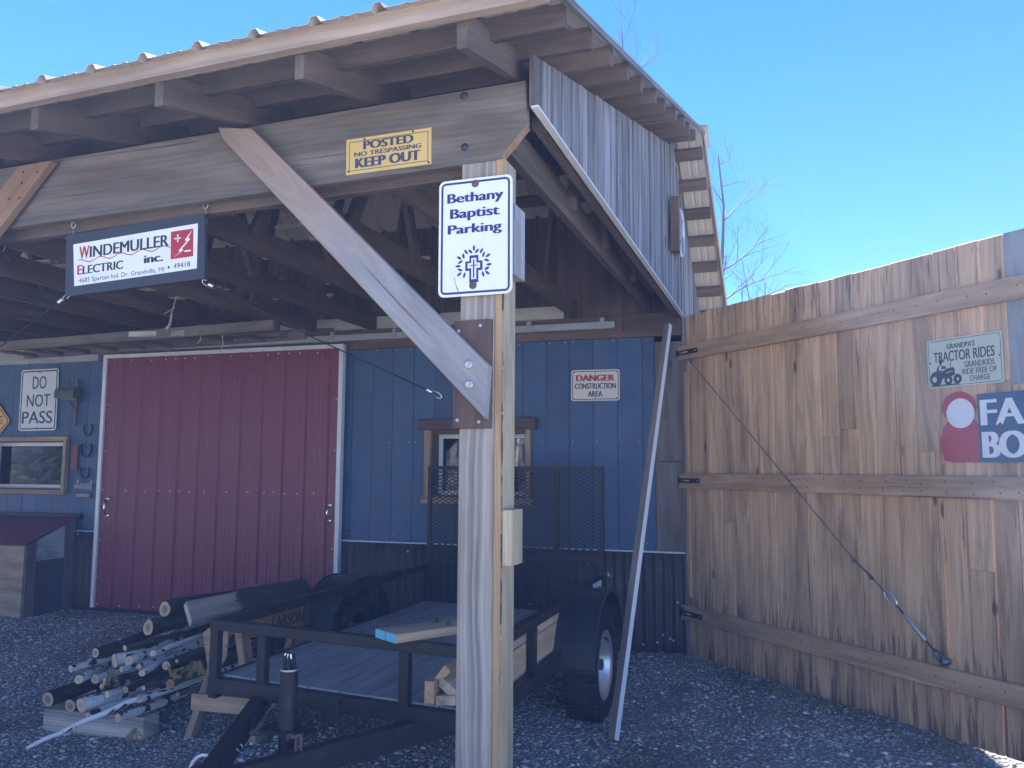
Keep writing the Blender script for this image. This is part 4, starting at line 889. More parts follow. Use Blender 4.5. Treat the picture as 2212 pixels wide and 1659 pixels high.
a, b = PY(198, 1064, WY), PY(163, 1076, WY); mb = MB(); mb.prism(rrect(b.x, b.z, a.x, a.z, .003), V(0, WY, 0), XA, ZA, .008); rp = mb.build('label_holder', M['rusty'], None, 'rusty framed blank metal label below the name plate', 'plate')
mb = MB(); mb.prism(rrect(b.x+.014, b.z+.014, a.x-.014, a.z-.012, .006), V(0, WY-.0085, 0), XA, ZA, .002); mb.build('blank_face', M['pewter'], rp)
# miniature mailbox on a bracket
b0, b1 = PY(162, 918, WY-.02), PY(168, 817, WY-.02)
mbx = thing('mailbox', V(b0.x, WY, b0.z), 'small old tin mailbox on a wooden arm beside the do not pass sign', 'mailbox')
mb = MB(); mb.bar(b0, V(b1.x, b1.y, b1.z), .022, .024, up=YA); mb.build('upright', M['beam_wood'], mbx)
q0, q1 = PY(137, 861, WY-.06), PY(170, 838, WY-.06)
mb = MB(); mb.bar(q0+ZA*-.01, V(q1.x, q0.y, q0.z-.01), .05, .022); mb.bar(PY(145, 862, WY-.03), PY(161, 887, WY-.03), .02, .022, up=YA); mb.build('arm', M['beam_wood'], mbx)
mb = MB(); x0, x1 = q0.x-.02, q1.x-.02; z0 = q0.z+.002; pr_ = [(-.045, 0), (.045, 0), (.045, .06)]+[(.045*math.cos(t), .06+.045*math.sin(t)) for t in [math.pi*i/10 for i in range(1, 10)]]+[(-.045, .06)]
mb.prism(pr_, V(x0, WY-.06, z0), V(0, 1, 0), ZA, x1-x0); mb.build('box_body', M['mail_green'], mbx)
mb = MB(); mb.prism(pr_, V(x0-.035, WY-.075, z0+.0), V(.25, .97, 0).normalized(), ZA, .006); mb.build('open_lid', M['galv'], mbx)
mb = MB(); f0 = PY(150, 836, WY-.107); mb.bar(f0, f0+ZA*.09, .004, .016, up=YA); mb.build('flag', M['plaque_red'], mbx)
# ladder and boards slung under the joists
LA, LB = PY(-40, 752, 5.15), PY(592, 702, 5.15)
lad = thing('ladder', (LA+LB)/2, 'old wooden ladder stored flat under the porch joists', 'ladder')
dv = (LB-LA).normalized()
for yo, nm in ((0, 'rail'), (.42, 'rail')):
    mb = MB(); mb.bar(LA+V(0, yo, 0), LB+V(0, yo, 0), .03, .075); rl = mb.build(nm, M['beam_wood'], lad)
    if yo == 0:
        mb = MB()
        for u0, u1, v in ((278, 337, 719), (370, 398, 717)):
            pa, pb = PY(u0, v+3, 5.134), PY(u1, v+2, 5.134); mb.bar(pa, pb, .001, .04)
        mb.build('paper_label', M['chalk'], rl)
L_ = (LB-LA).length
for k in range(9):
    mb = MB(); q = LA+dv*(.15+k*.29); mb.tube([q+V(0, -.0, -.02), q+V(0, .42, -.02)], .016, 8); mb.build('rung', M['beam_wood'], lad)
for k, (u0, u1, v0, v1, yy) in enumerate(((430, 595, 712, 706, 5.35), (400, 613, 722, 722, 5.5))):
    mb = MB(); mb.bar(PY(u0, v0, yy), PY(u1, v1, yy), .12, .05); mb.build('stored_board', M['beam_wood'] if k else M['frame_wood'], None, ('upper dark board lying on the ladder under the porch joists', 'longest dark board stored below the other beside the ladder')[k], 'board', 'boards stored under the joists')
mb = MB(); t = PY(381, 640, 5.1); b = PY(364, 705, 5.1); mb.tube([t+ZA*.12, t, PY(372, 672, 5.1), b], .004, 6); mb.tube([PY(372, 668, 5.1), PY(369, 700, 5.1), b], .003, 6); mb.tube([PY(378, 664, 5.1), PY(355, 678, 5.1)], .003, 5); mb.tube([b, b+V(-.02, 0, -.02)], .012, 8)
mb.build('tie_rope', M['chalk'], None, 'pale rope hanging from a joist and holding up the ladder', 'rope')
for k, (u, v, u2, v2) in enumerate(((433, 727, 426, 742), (480, 725, 476, 760))):
    mb = MB(); mb.tube([PY(u, v, 5.2), PY((u+u2)/2+4, (v+v2)/2, 5.2), PY(u2, v2, 5.2)], .004, 5); mb.build('twine', M['chalk'], None, ('short pale twine end dangling from the stored boards', 'longer curled twine end dangling right of the short one')[k], 'twine', 'twine ends under the stored boards')
# ------------------------------------------------------------------ utility trailer
TO = V(-2.747, 3.536, 0); TEX = V(1.506, -.182, 0).normalized(); TEY = V(-.010, 1, 0).normalized(); TW, TL = 1.517, 2.557
def T(a, b, z): return TO + TEX*a + TEY*b + ZA*z
trl = thing('utility_trailer', T(TW/2, TL/2, 0), 'black single-axle utility trailer with plank deck and mesh ramp under the porch', 'trailer')
def tb(mb, a0, a1, b0, b1, z0, z1, **k): mb.box(T((a0+a1)/2, (b0+b1)/2, (z0+z1)/2), (abs(a1-a0), abs(b1-b0), abs(z1-z0)), (TEX, TEY, ZA), **k)
HR = .75; DK = .475
mb = MB(); tb(mb, 0, TW, 0, .05, HR-.05, HR); tb(mb, 0, .05, .051, TL, HR-.05, HR); tb(mb, TW-.05, TW, .051, TL, HR-.05, HR)
mb.build('top_rail', M['black_steel'], trl, bevel=.003)
for a, b in ((.0, .0), (.30, 0), (1.10, 0), (TW-.048, 0), (.001, .85), (.001, 1.7), (.001, TL-.05), (TW-.049, .78), (TW-.049, 1.72), (TW-.049, TL-.05)):
    mb = MB(); tb(mb, a+.002, a+.046 if b else a+.052, b+.002, b+.046, DK-.10, HR-.0505); mb.build('upright', M['black_steel'], trl, bevel=.002)
mb = MB(); tb(mb, 0, TW, 0, .05, DK-.075, DK-.001); tb(mb, 0, .05, .051, TL, DK-.075, DK-.001); tb(mb, TW-.05, TW, .051, TL, DK-.075, DK-.001); tb(mb, .051, TW-.051, TL-.05, TL, DK-.075, DK-.001)
for b in (.62, 1.25, 1.88): tb(mb, .051, TW-.051, b, b+.05, DK-.09, DK-.03)
tb(mb, .70, .80, -.012, .0, DK-.10, DK-.012)
mb.build('frame', M['black_steel'], trl, bevel=.003)
mb = MB(); n = 8; wd = (TW-.11)/n
for i in range(n): tb(mb, .055+wd*i+.003, .055+wd*(i+1)-.003, .053, TL-.053, DK-.028, DK+.004+rnd.uniform(0, .003), grain=1)
mb.build('deck_planks', M['deck_wood'], trl)
# tongue: two channels meeting at the coupler
cp = PZ(430, 1690, .40)
mb = MB(); zt = .40
for st in (T(.20, .25, zt), T(TW-.22, .25, zt)): mb.bar(V(st.x, st.y, zt-.03), V(cp.x, cp.y, zt-.03), .055, .10)
pf = T(.36, -.24, zt); 
mb.build('tongue', M['black_steel'], trl, bevel=.003)
jb = PZ(621, 1572, .44); 
mb = MB(); c1 = jb-V(.16, .02, 0); mb.box(V(jb.x, jb.y, .43), (.22, .12, .012), (TEX, TEY, ZA)); mb.build('jack_plate', M['black_steel'], trl); mb = MB(); mb.box(V(cp.x, cp.y, .395), (.22, .22, .03), (TEX, TEY, ZA)); mb.lathe([(-.03, .05), (.05, .055), (.07, .04), (.075, .0001)], V(cp.x, cp.y-.1, .40), V(-.35, -.93, 0).normalized(), 14); mb.build('coupler', M['black_steel'], trl)
jt = PY(629, 1446, jb.y)
mb = MB(); mb.tube([jb-ZA*.30, jb, V(jb.x, jb.y, jt.z)], .036, 18); jk = mb.build('jack_post', M['black_steel'], trl)
mb = MB(); mb.lathe([(-.004, .0362), (.0, .0372), (.003, .036)], V(jb.x, jb.y, jt.z), ZA, 18); mb.build('collar', M['galv'], jk)
mb = MB()
for i in range(6): 
    t = i*1.05; o = V(jb.x+.022*math.cos(t), jb.y+.022*math.sin(t), jt.z); mb.tube([o, o+ZA*(.035+.02*rnd.random())+V(0, 0, 0), o+ZA*.06-V(.01*math.cos(t), .01*math.sin(t), 0)], .0075, 6)
mb.build('plug_wires', M['black_cord'], jk)
mb = MB()
for i in range(3): o = V(jb.x-.012+.013*i, jb.y-.012, jt.z+.045); mb.tube([o, o+ZA*.02], .006, 6)
mb.build('plug_tip', M['chrome'], jk)
def link(mb, c, d, sd, l, w, th): 
    pts = []
    for i in range(17):
        t = 6.2832*i/16; x, y = math.cos(t), math.sin(t); pts.append(c+d*(x*w*.5+(l-w)*.5*(1 if x > 0 else -1))+sd*y*w*.5)
    mb.tube(pts, th, 6, caps=False)
ch = MB(); p = PY(638, 1592, cp.y+.35); ch_pts = [(631, 1590), (641, 1590), (645, 1600), (642, 1611), (645, 1623), (643, 1635), (644, 1648)]
for i, (u, v) in enumerate(ch_pts[1:]): 
    q = PY(u, v, p.y); d = (ZA*-1 if i else V(.9, 0, .3)).normalized(); link(ch, q, d, XA if i % 2 else YA, .045, .024, .0048)
ch.tube([PY(622, 1600, p.y), PY(622, 1590, p.y), PY(627, 1586, p.y), PY(640, 1593, p.y)], .0065, 7); ch.build('safety_chain', M['rusty'], trl)
ch = MB(); y = jb.y-.02; ch.tube([PY(546, 1587, y), PY(542, 1583, y), PY(546, 1579, y), PY(556, 1581, y), PY(558, 1583, y)], .0075, 8); ch.tube([PY(548, 1585, y), PY(570, 1586, y), PY(577, 1590, y), PY(576, 1598, y), PY(566, 1603, y)], .0085, 8); ch.build('chain_hook', M['rusty'], trl)
mb = MB(); y = jb.y-.15; mb.tube([PY(*q, y) for q in ((520, 1608), (512, 1609), (509, 1616), (515, 1623), (524, 1628), (540, 1627))], .003, 6); mb.tube([PY(*q, y) for q in ((520, 1608), (524, 1613), (518, 1625), (517, 1636))], .003, 6); mb.build('wire_loop', M['chrome'], trl)
# ramp of expanded mesh at the tail
RB = TL+.03; rz = (PY(1307, 1008, T(TW, RB, 0).y)).z; rzb = .42
a0, a1 = .03, TW-.02
mb = MB(); tb(mb, a0, a1, RB, RB+.03, rz-.03, rz); tb(mb, a0, a0+.032, RB+.001, RB+.029, rzb, rz-.03); tb(mb, a1-.032, a1, RB+.001, RB+.029, rzb, rz-.03)
for a in (.36, .71, 1.10): tb(mb, a, a+.05, RB+.012, RB+.03, rzb, rz-.03)
tb(mb, a0+.032, a1-.032, RB+.012, RB+.03, .83, .87); tb(mb, a0+.033, a1-.033, RB+.002, RB+.03, rzb, rzb+.03)
rp = mb.build('ramp_gate', M['black_steel'], trl)
mb = MB(); pw, ph = .056, .028; k = ph/pw; z0, z1 = rzb+.02, rz-.02
def seg(c, sg):                                                     # strand z = sg*k*a + c clipped to the panel
    pa = []
    for a in (a0, a1):
        z = sg*k*a+c; pa.append([a, z])
    (x0, y0), (x1, y1) = pa; m = sg*k
    t = [x0, x1]
    lo, hi = sorted(((z0-c)/m, (z1-c)/m)); xa, xb = max(x0, lo), min(x1, hi)
    if xb-xa > .01: mb.bar(T(xa, RB+.008, m*xa+c), T(xb, RB+.008, m*xb+c), .0055, .006)
c = z0-k*a1
while c < z1+k*a1: seg(c, 1); seg(c, -1); c += ph
mb.build('mesh_panel', M['black_steel'], rp)
# wheels, fenders
def wheel(xo, side):
    cy, r_ = 5.10, .325
    ax = V(side, 0, 0); o = V(xo, cy, r_)
    mb = MB(); w = .2
    pr_ = [(-w*.42, .20), (-w*.47, .25), (-w*.5, .285), (-w*.47, .308), (-w*.38, .320), (-w*.1, .325), (w*.1, .325), (w*.38, .320), (w*.47, .308), (w*.5, .285), (w*.47, .25), (w*.42, .20), (w*.3, .19)]
    mb.lathe(pr_, o, ax, 56)
    for i in range(64):
        t = 6.2832*i/64
        for q in (-.075, .075): 
            d = V(0, math.cos(t), math.sin(t)); mb.box(o+ax*q+d*.3245, (.045, .009, .012), (ax, V(0, -math.sin(t), math.cos(t)), d))
    wh = mb.build('wheel', M['tyre'], trl)
    mb = MB(); mb.lathe([(w*.44, .205), (w*.46, .198), (w*.36, .192), (w*.30, .178), (w*.22, .172), (w*.12, .165), (w*.02, .15), (-w*.02, .12), (w*.10, .10), (w*.13, .07), (w*.10, .045), (w*.10, .03)], o, ax, 44); mb.build('rim', M['rim'], wh)
    mb = MB(); mb.lathe([(w*.0, .034), (w*.33, .034), (w*.36, .028), (w*.36, .0001)], o, ax, 18)
    for i in range(5): 
        t = 6.2832*i/5; mb.lathe([(w*.1, .011), (w*.2, .010), (w*.2, .0001)], o+V(0, math.cos(t)*.075, math.sin(t)*.075), ax, 6)
    mb.build('hub', M['dark_iron'], wh)
    mb = MB(); q = o+V(0, .05, .15)+ax*(w*.36); mb.tube([q, q+ax*.03+V(0, -.035, -.01)], .006, 6); mb.build('valve', M['black_cord'], wh)
    mb = MB(); x0, x1 = (xo-.125, xo+.115); prof = [(5.1-.435*math.cos(R(t_)), .345+.425*math.sin(R(t_))) for t_ in range(6, 176, 9)]; prof = [(prof[0][0]+.005, .36)]+prof
    vs = [V(x, a, b) for x in (x0, x1) for a, b in prof]; n = len(prof); mb.add(vs, [(i, i+1, n+i+1, n+i) for i in range(n-1)], [(p.x, p.y, p.z) for p in vs], .5)
    xe = x1 if side > 0 else x0                                     # rolled lip on the outer edge
    for (pa, pb) in zip(prof, prof[1:]): mb.bar(V(xe, *pa), V(xe, *pb), .006, .024)
    mb.build('fender', M['fender'], trl, solid=.003)
wheel(-1.185, 1); wheel(-2.86, -1)
mb = MB(); mb.tube([V(-2.8, 5.1, .325), V(-1.15, 5.1, .325)], .03, 12); mb.build('axle', M['black_steel'], trl)
pl_ = PX(1283, 1262, -1.215); pb_ = PX(1297, 1288, -1.215)
mb = MB(); mb.bb(-1.222, -1.212, pl_.y, pb_.y+.02, pb_.z-.01, pl_.z); lp = mb.build('licence_plate', M['white'], trl)
yA, yB = pl_.y, pb_.y+.02; zA, zB = pb_.z-.01, pl_.z
s = Sign(V(-1.212, yA, zA), V(-1.212, yB, zA), V(-1.212, yA, zB), XA, .0015); s.root = lp
s.text([('CA786', .06*s.w, .25*s.h, .94*s.w, .75*s.h, .03)], M['ink'], nm='plate_lettering')
mb = MB(); q = PX(1317, 1356, -1.20); mb.lathe([(0, .03), (.02, .028), (.024, .0001)], q, XA, 12); mb.build('tail_light', M['red_light'], trl)
mb = MB(); q = [PY(u, v, 5.95) for u, v in ((1312, 1237), (1318, 1247), (1316, 1236), (1322, 1246), (1325, 1243))]; mb.tube(q, .003, 5); mb.build('wire_end', M['chrome'], trl)
# ------------------------------------------------------------------ lumber
def board(name, mat, p, q, w, h, up, label, cat='board', group=None, endmat=None):
    mb = MB(); mb.bar(p, q, w, h, up); o = mb.build(name, mat, None, label, cat, group, bevel=.002)
    if endmat:
        a = (q-p).normalized(); m2 = MB(); m2.bar(p-a*.0015, p+a*.001, w*.99, h*.99, up); m2.build('painted_end', endmat, o)
    return o
e1 = PZ(822, 1370, HR+.021); e2 = PZ(851, 1372, HR+.021); bd = V(.54, .84, 0).normalized()
e2 = e1+V(.84, -.54, 0)*.089
for k, e in enumerate((e1, e2)):
    o = board('cut_stud', M['fresh_wood'], V(e.x, e.y, HR+.0205), V(e.x, e.y, HR+.0205)+bd*.52, .083, .038, ZA, ('blue-ended cut stud lying across the front rail, on the left of the pair', 'blue-ended cut stud on the right of the pair, touching the porch post view')[k], 'stud', 'blue-ended studs on the trailer rail', M['cyan_end'])
    m2 = MB(); q = V(e.x, e.y, HR+.04)+bd*.3; m2.tube([q, q+ZA*.016], .010, 6, sm=False); m2.build('bolt', M['dark_iron'], o)
LY0 = 3.42
def lum(u, v, w, h, tilt, y0, ln, mat, label):
    p = PY(u, v, y0); a = V(-.006, 1, 0).normalized(); up = V(-math.sin(tilt), 0, math.cos(tilt)); return board('long_stud', mat, p, p+a*ln, w, h, up, label, 'stud', 'long studs on the trailer edge')
lum(927, 1496, .044, .092, 0, 3.33, 2.2, M['fresh_wood'], 'long stud standing on edge at the outside of the trailer bundle')
lum(962, 1514, .088, .04, R(6), 3.34, 2.2, M['old_board'], 'lowest long stud lying flat in the trailer bundle')
lum(969, 1490, .10, .04, R(-38), 3.36, 2.2, M['old_board'], 'tilted pale long stud leaning in the trailer bundle')
lum(953, 1462, .038, .095, R(-36), 3.38, 2.25, M['fresh_wood'], 'topmost slanted long stud of the trailer bundle')
p = T(TW-.085, .25, DK+.03); 
for k in range(2):
    q = T(TW-.072, .15+.05*k, DK+.078+.12*k); board('wide_stud', M['fresh_wood'] if k != 1 else M['old_board'], q, q+TEY*(2.2-.1*k), .038, (.14, .09)[k], ZA, ('lower wide stud on edge inside the right trailer rail, ahead of the tyre', 'upper greyer stud stacked inside the right trailer rail')[k], 'stud', 'long studs on the trailer edge')
# leaning stick against the barn corner
b0, t0 = PZ(1324, 1600, gz(-1, 4.74)), PY(1443, 702, 6.42)
d = (t0-b0).normalized(); mb = MB(); sx = V(.85, -.53, 0); sx = (sx-d*sx.dot(d)).normalized(); sy = d.cross(sx)
L_ = (t0-b0).length; mb.box((b0+t0)/2, (.046, .036, L_), (sx, sy, d), grain=2); lt = mb.build('leaning_stick', M['stick_wood'], None, 'long brown stick with one white edge, leaning on the barn corner', 'stick')
mb = MB(); mb.box((b0+t0)/2+sx*.0245, (.003, .0355, L_*.998), (sx, sy, d)); mb.build('white_edge', M['white_metal'], lt)
# ------------------------------------------------------------------ feed box on the left
f0 = PZ(43, 1341, .10); XR = f0.x; YF = f0.y; x0 = XR-1.5
zf = PY(42, 1177, YF-.05).z; zb = PY(150, 1116, W-.03).z
fb = thing('feed_box', V(XR-.75, (YF+W)/2, .1), 'wooden feed box with dark red sloping metal lid against the blue wall', 'box')
mb = MB(); mb.bb(x0, XR-.001, YF, YF+.018, .13, zf, grain=0); mb.build('front_panel', M['ply'], fb)
mb = MB(); yb = W-.05; mb.prism([(YF+.02, .10), (yb, .10), (yb, zb-.03), (YF+.02, zf-.02)], V(XR-.02, 0, 0), YA, ZA, .012); sp_ = mb.build('side_panel', M['faded'], fb)
zc_ = lambda y: zf+(zb-zf)*(y-YF)/(yb-YF)-.03
mb = MB(); mb.prism([(YF+.14, .62), (yb-.10, .62), (yb-.10, zc_(yb-.10)), (YF+.14, zc_(YF+.14))], V(XR-.0075, 0, 0), YA, ZA, .002, grain=0); mb.build('white_washed_patch', M['chalk'], fb)
for ya, yb2, zt in ((YF+.0185, YF+.12, zc_(YF+.03)), (yb-.09, yb, zc_(yb-.06))):
    mb = MB(); mb.prism([(ya, .1), (yb2, .1), (yb2, zc_(yb2)+.012), (ya, zc_(ya)+.012)], V(XR-.005, 0, 0), YA, ZA, .02, grain=1); mb.build('corner_post', M['beam_wood'], fb)
mb = MB(); mb.bar(V(XR-.74, YF-.06, zf-.005), V(XR-.74, W-.02, zb+.0), 1.56, .012); mb.build('lid', M['lid_red'], fb)
mb = MB(); mb.bb(XR-1.5, XR+.06, W-.045, W-.006, zb-.02, zb+.028); mb.build('lid_batten', M['black_steel'], fb)
mb = MB(); mb.bb(XR-.35, XR-.22, YF+.03, YF+.3, .02, .13); mb.build('foot_block', M['frame_wood'], fb)
# ------------------------------------------------------------------ sawhorses and planks
def sawhorse(base, along, ht, ln, spread, label, gus, mat):
    al = along.normalized(); ac = V(al.y, -al.x, 0)                 # ac points to the right of 'along'
    sh = thing('sawhorse', base, label, 'sawhorse', 'sawhorses beside the trailer')
    mb = MB(); mb.box(base+al*ln/2+ZA*(ht-.045), (.045, ln, .09), (ac, al, ZA), grain=1); mb.build('top_beam', mat, sh, bevel=.002)
    for e in (.10, ln-.10):
        for sg in (-1, 1):
            t = base+al*e+ac*sg*.035+ZA*(ht-.03); b = base+al*(e+(-.06 if e < ln/2 else .06))+ac*sg*spread/2; b.z = gz(b.x, b.y)-.005
            mb = MB(); mb.bar(t, b, .04, .088, up=al); mb.build('leg', mat, sh, bevel=.002)
        c = base+al*(e+(-.045 if e < ln/2 else .045))
        mb = MB(); zz = .20; hw = spread/2*(1-zz/ht)+.05; mb.box(c+ZA*zz+al*(-.045 if e < ln/2 else .045), (2*hw, .02, .09), (ac, al, ZA), grain=0); mb.build('cross_bar', mat, sh, bevel=.002)
        if gus:
            mb = MB(); q = c+al*(-.062 if e < ln/2 else .062); mb.prism([(-.125, ht-.075), (-.03, ht-.005), (.04, ht-.02), (.03, ht-.2), (-.03, ht-.29), (-.085, ht-.255)], q, ac, ZA, .012); mb.build('gusset', M['saw_wood'], sh)
    return sh
sb = PZ(487, 1585, 0); 
sawhorse(V(-3.01, 4.0, 0), V(-.05, 1, 0), .655, 1.0, .42, 'nearer weathered sawhorse with paint splashes beside the log pile', True, M['saw_wood'])
sawhorse(V(-3.12, 5.2, 0), V(-.9, .45, 0), .60, .9, .45, 'farther sawhorse half hidden behind the trailer rails', False, M['saw_wood'])
mb = MB(); q0, q1 = PX(583, 1343, -2.93), PX(676, 1324, -2.93); mb.bar(q0-ZA*.0+ (q0-q1)*.6, q1, .03, .115); st = mb.build('stencilled_board', M['orange_board'], None, 'orange-brown board with a stencilled black name beside the trailer', 'board')
dv = (q1-q0).normalized(); nn = V(dv.y, -dv.x, 0).normalized()
s = Sign(q0-ZA*.045+nn*.0155, q1-ZA*.045+nn*.0155, q0+ZA*.045+nn*.0155, nn, .0005); s.root = st
s.text([('LARSON', .0*s.w, .1*s.h, .70*s.w, .82*s.h, .02)], M['ink'], nm='stencil_lettering')
def plank_px(name, mat, quad, ys, th, label, cat='board'):
    P = [PY(u, v, y) for (u, v), y in zip(quad, ys)]
    ex = (P[1]-P[0]).normalized(); n = ex.cross(P[3]-P[0]).normalized(); ey = n.cross(ex)
    if ey.dot(P[3]-P[0]) < 0: ey = -ey
    pts = [((p-P[0]).dot(ex), (p-P[0]).dot(ey)) for p in P]
    mb = MB(); nn_ = ex.cross(ey).normalized(); sgn = -1 if nn_.dot(V(0, 0, EYE)-P[0]) > 0 else 1
    mb.prism(pts, P[0], ex, ey, th*sgn); return mb.build(name, mat, None, label, cat, None, bevel=.002)
plank_px('plank', M['old_board'], ((402, 1299), (560, 1268), (574, 1308), (415, 1344)), (4.25, 5.05, 4.95, 4.1), .035, 'pale weathered plank with dark knots on top of the log pile', 'plank')
plank_px('plank', M['dark_board'], ((514, 1276), (660, 1248), (676, 1284), (528, 1319)), (4.72, 5.5, 5.4, 4.6), .035, 'dark mossy plank lapped over the pale plank on the log pile', 'plank')
mb = MB(); qa, qb = PZ(91, 1578, 0), PZ(308, 1598, 0); up_ = PY(92, 1532, qa.y).z; dv = (qb-qa).normalized(); mb.box((qa+qb)/2+V(-dv.y, dv.x, 0)*.07+ZA*(up_/2-.01), ((qb-qa).length, .14, up_+.02), (dv, V(-dv.y, dv.x, 0), ZA), grain=0)
mb.build('timber', M['timber_wood'], None, 'square grey timber lying on gravel under the log ends', 'timber', bevel=.004)
# ------------------------------------------------------------------ logs
VP_DIR = V(.05, 1, .0).normalized()
def disc(mb, c, n, rad, seg=14, seed=0):
    a = n.orthogonal().normalized(); b = n.cross(a); vs = [c]; gs = [(0, c.x, c.z)]
    for fr_ in (.5, 1):
        for k in range(seg):
            t = 6.2832*k/seg; w = 1+.06*math.sin(2*t+seed)+.03*math.sin(3*t+seed*2); vs.append(c+(a*math.cos(t)+b*math.sin(t))*rad*fr_*(w if fr_ > .6 else 1)); gs.append((fr_, c.x+math.cos(t)*rad*fr_, c.z+math.sin(t)*rad*fr_))
    fs = [(0, 1+k, 1+(k+1) % seg) for k in range(seg)]+[(1+k, 1+seg+k, 1+seg+(k+1) % seg, 1+(k+1) % seg) for k in range(seg)]
    mb.add(vs, fs, gs, rnd.random())
def log(uv, rpx, far, y0, ln, bark, cut, label, bend=0, taper=.8, dz=.0, stubs=()):
    n0 = PY(uv[0], uv[1], y0); rad = rpx*ZC(n0)/FPX*(1.18 if bark == 'birch' else 1.06)
    if far:
        f = PZ(far[0], far[1], n0.z+dz); d = (f-n0)
        if d.y < .25: d = V(d.x*.3, .6, 0)
        d = d.normalized()
    else: d = VP_DIR.copy()
    N = 10; sd = d.cross(ZA).normalized(); pts = []; s_ = rnd.uniform(0, 9)
    for i in range(N+1):
        t = i/N; wob = (mnoise.noise((t*2.2+s_, 0, 0))-mnoise.noise((s_, 0, 0)))*.05*ln; pts.append(n0+d*ln*t+sd*(wob+bend*math.sin(t*3.1)*.1)+ZA*(mnoise.noise((s_, t*2, 4))-mnoise.noise((s_, 0, 4)))*.03*ln)
    rr_ = [rad*(1-(1-taper)*i/N) for i in range(N+1)]
    mb = MB(); mb.tube(pts, rr_, 14, caps=False, wob=.05)
    for (t, l, ang) in stubs:
        i = int(t*N); q = pts[i]; e = (sd*math.cos(ang)+ZA*math.sin(ang)-d*.5).normalized(); mb.tube([q, q+e*(rad+l)], [rad*.5, rad*.36], 8, caps=False)
    lg = mb.build('log', M[bark], None, label, 'log', 'logs in the pile by the sawhorse')
    mb = MB(); dn = (pts[1]-pts[0]).normalized(); disc(mb, pts[0]-dn*.001, -(dn+V(rnd.uniform(-.12, .12), 0, rnd.uniform(-.2, .2))).normalized(), rad*1.0, seed=s_); de = (pts[-1]-pts[-2]).normalized(); mb2 = MB(); disc(mb2, pts[-1]+de*.001, de, rr_[-1]); mb2.build('cut_end', M[cut], lg)
    for (t, l, ang) in stubs:
        i = int(t*N); q = pts[i]; e = (sd*math.cos(ang)+ZA*math.sin(ang)-d*.5).normalized(); mb2 = MB(); disc(mb2, q+e*(rad+l+.001), e, rad*.36, 10); mb2.build('cut_end', M[cut], lg)
    mb.build('cut_end', M[cut], lg); return lg
LG = [
 ((356, 1315.7), 16.5, (560, 1283), 4.35, 1.2, 'bark', 'cut_heart', 'topmost thick dark log, under the pale plank'),
 ((320, 1355.7), 16, (425, 1334), 4.25, 1.3, 'bark', 'cut_heart', 'thick dark log just below the topmost one, heartwood showing'),
 ((206.6, 1410), 9.5, (429, 1352), 3.95, 1.7, 'bark', 'cut_heart', 'long dark knobbly log with a sawn orange branch stub'),
 ((196, 1426), 4.5, (300, 1398), 4.05, 1.3, 'brown_bark', 'cut_pale', 'thin brown stem directly under the long knobbly log'),
 ((170, 1468), 8, (233, 1422), 3.86, 1.1, 'birch', 'cut_pale', 'crooked white birch log with a splintered drooping end'),
 ((153, 1444.6), 6, (200, 1440), 3.9, .35, 'birch', 'cut_pale', 'short birch branch forking off leftmost in the pile'),
 ((248, 1427), 12, (370, 1402), 4.0, 1.4, 'birch', 'cut_pale', 'thickest middle birch log with a pale round face'),
 ((279, 1427), 8, (341, 1397), 3.9, 1.2, 'birch', 'cut_pale', 'birch log resting on the thickest middle birch'),
 ((359, 1400), 5, (420, 1380), 4.05, 1.0, 'birch', 'cut_pale', 'slim birch stem high on the right of the pile'),
 ((306.6, 1454), 6.5, (417, 1385), 3.85, 1.0, 'birch', 'cut_pale', 'slender birch slanting steeply up across the pile front'),
 ((359, 1438), 9, (430, 1410), 4.0, 1.1, 'brown_bark', 'cut_pale', 'brown log with flaky bark right of the slanting birch'),
 ((382, 1428), 4, (425, 1405), 3.95, .9, 'brown_bark', 'cut_pale', 'thin stem with small bright round cut right of the brown log'),
 ((205, 1467), 8.5, (260, 1452), 3.95, 1.3, 'birch', 'cut_pale', 'birch log with oval slanted cut behind the cedar sprig'),
 ((226.5, 1472), 7, (350, 1440), 3.87, 1.4, 'bark', 'cut_pale', 'dark slim log with round pale cut below the cedar sprig'),
 ((220, 1482), 5.5, (340, 1452), 3.9, 1.3, 'bark', 'cut_pale', 'dark stem tucked lowest beneath the round pale cut'),
 ((103.5, 1511), 16, (202, 1477), 3.82, 1.6, 'bark', 'cut_heart', 'big black-barked log with cracked end, leftmost on the timber'),
 ((152, 1525), 13, (253, 1487), 3.80, 1.6, 'bark', 'cut_heart', 'second dark log on the timber, dark round heartwood'),
 ((175.8, 1523), 13, (350, 1473), 3.76, 1.5, 'birch', 'cut_pale', 'fattest white birch log lying over the timber'),
 ((271.5, 1489.5), 6.5, (350, 1463), 3.88, 1.2, 'bark', 'cut_heart', 'dark thin log above the fattest birch'),
 ((190, 1546), 6, (360, 1488), 3.72, 1.2, 'birch', 'cut_pale', 'slim birch with a tan tip lying before the timber'),
 ((240, 1536), 6, (372, 1492), 3.8, 1.2, 'birch', 'cut_pale', 'birch stem between two others at the pile foot'),
 ((255, 1551), 7.5, (382, 1498), 3.72, 1.1, 'birch', 'cut_pale', 'straight birch with dark rings at the lower right'),
 ((368, 1478), 9.5, (430, 1452), 3.85, 1.0, 'brown_bark', 'cut_cedar', 'reddish cedar log with hairy bark at the pile right'),
 ((384, 1500), 5, (430, 1476), 3.85, .9, 'brown_bark', 'cut_cedar', 'small reddish cedar stem under the larger cedar log'),
 ((275, 1473), 7, (350, 1445), 4.05, 1.2, 'brown_bark', 'cut_cedar', 'brown log with an orange slanted cut in the pile middle'),
]
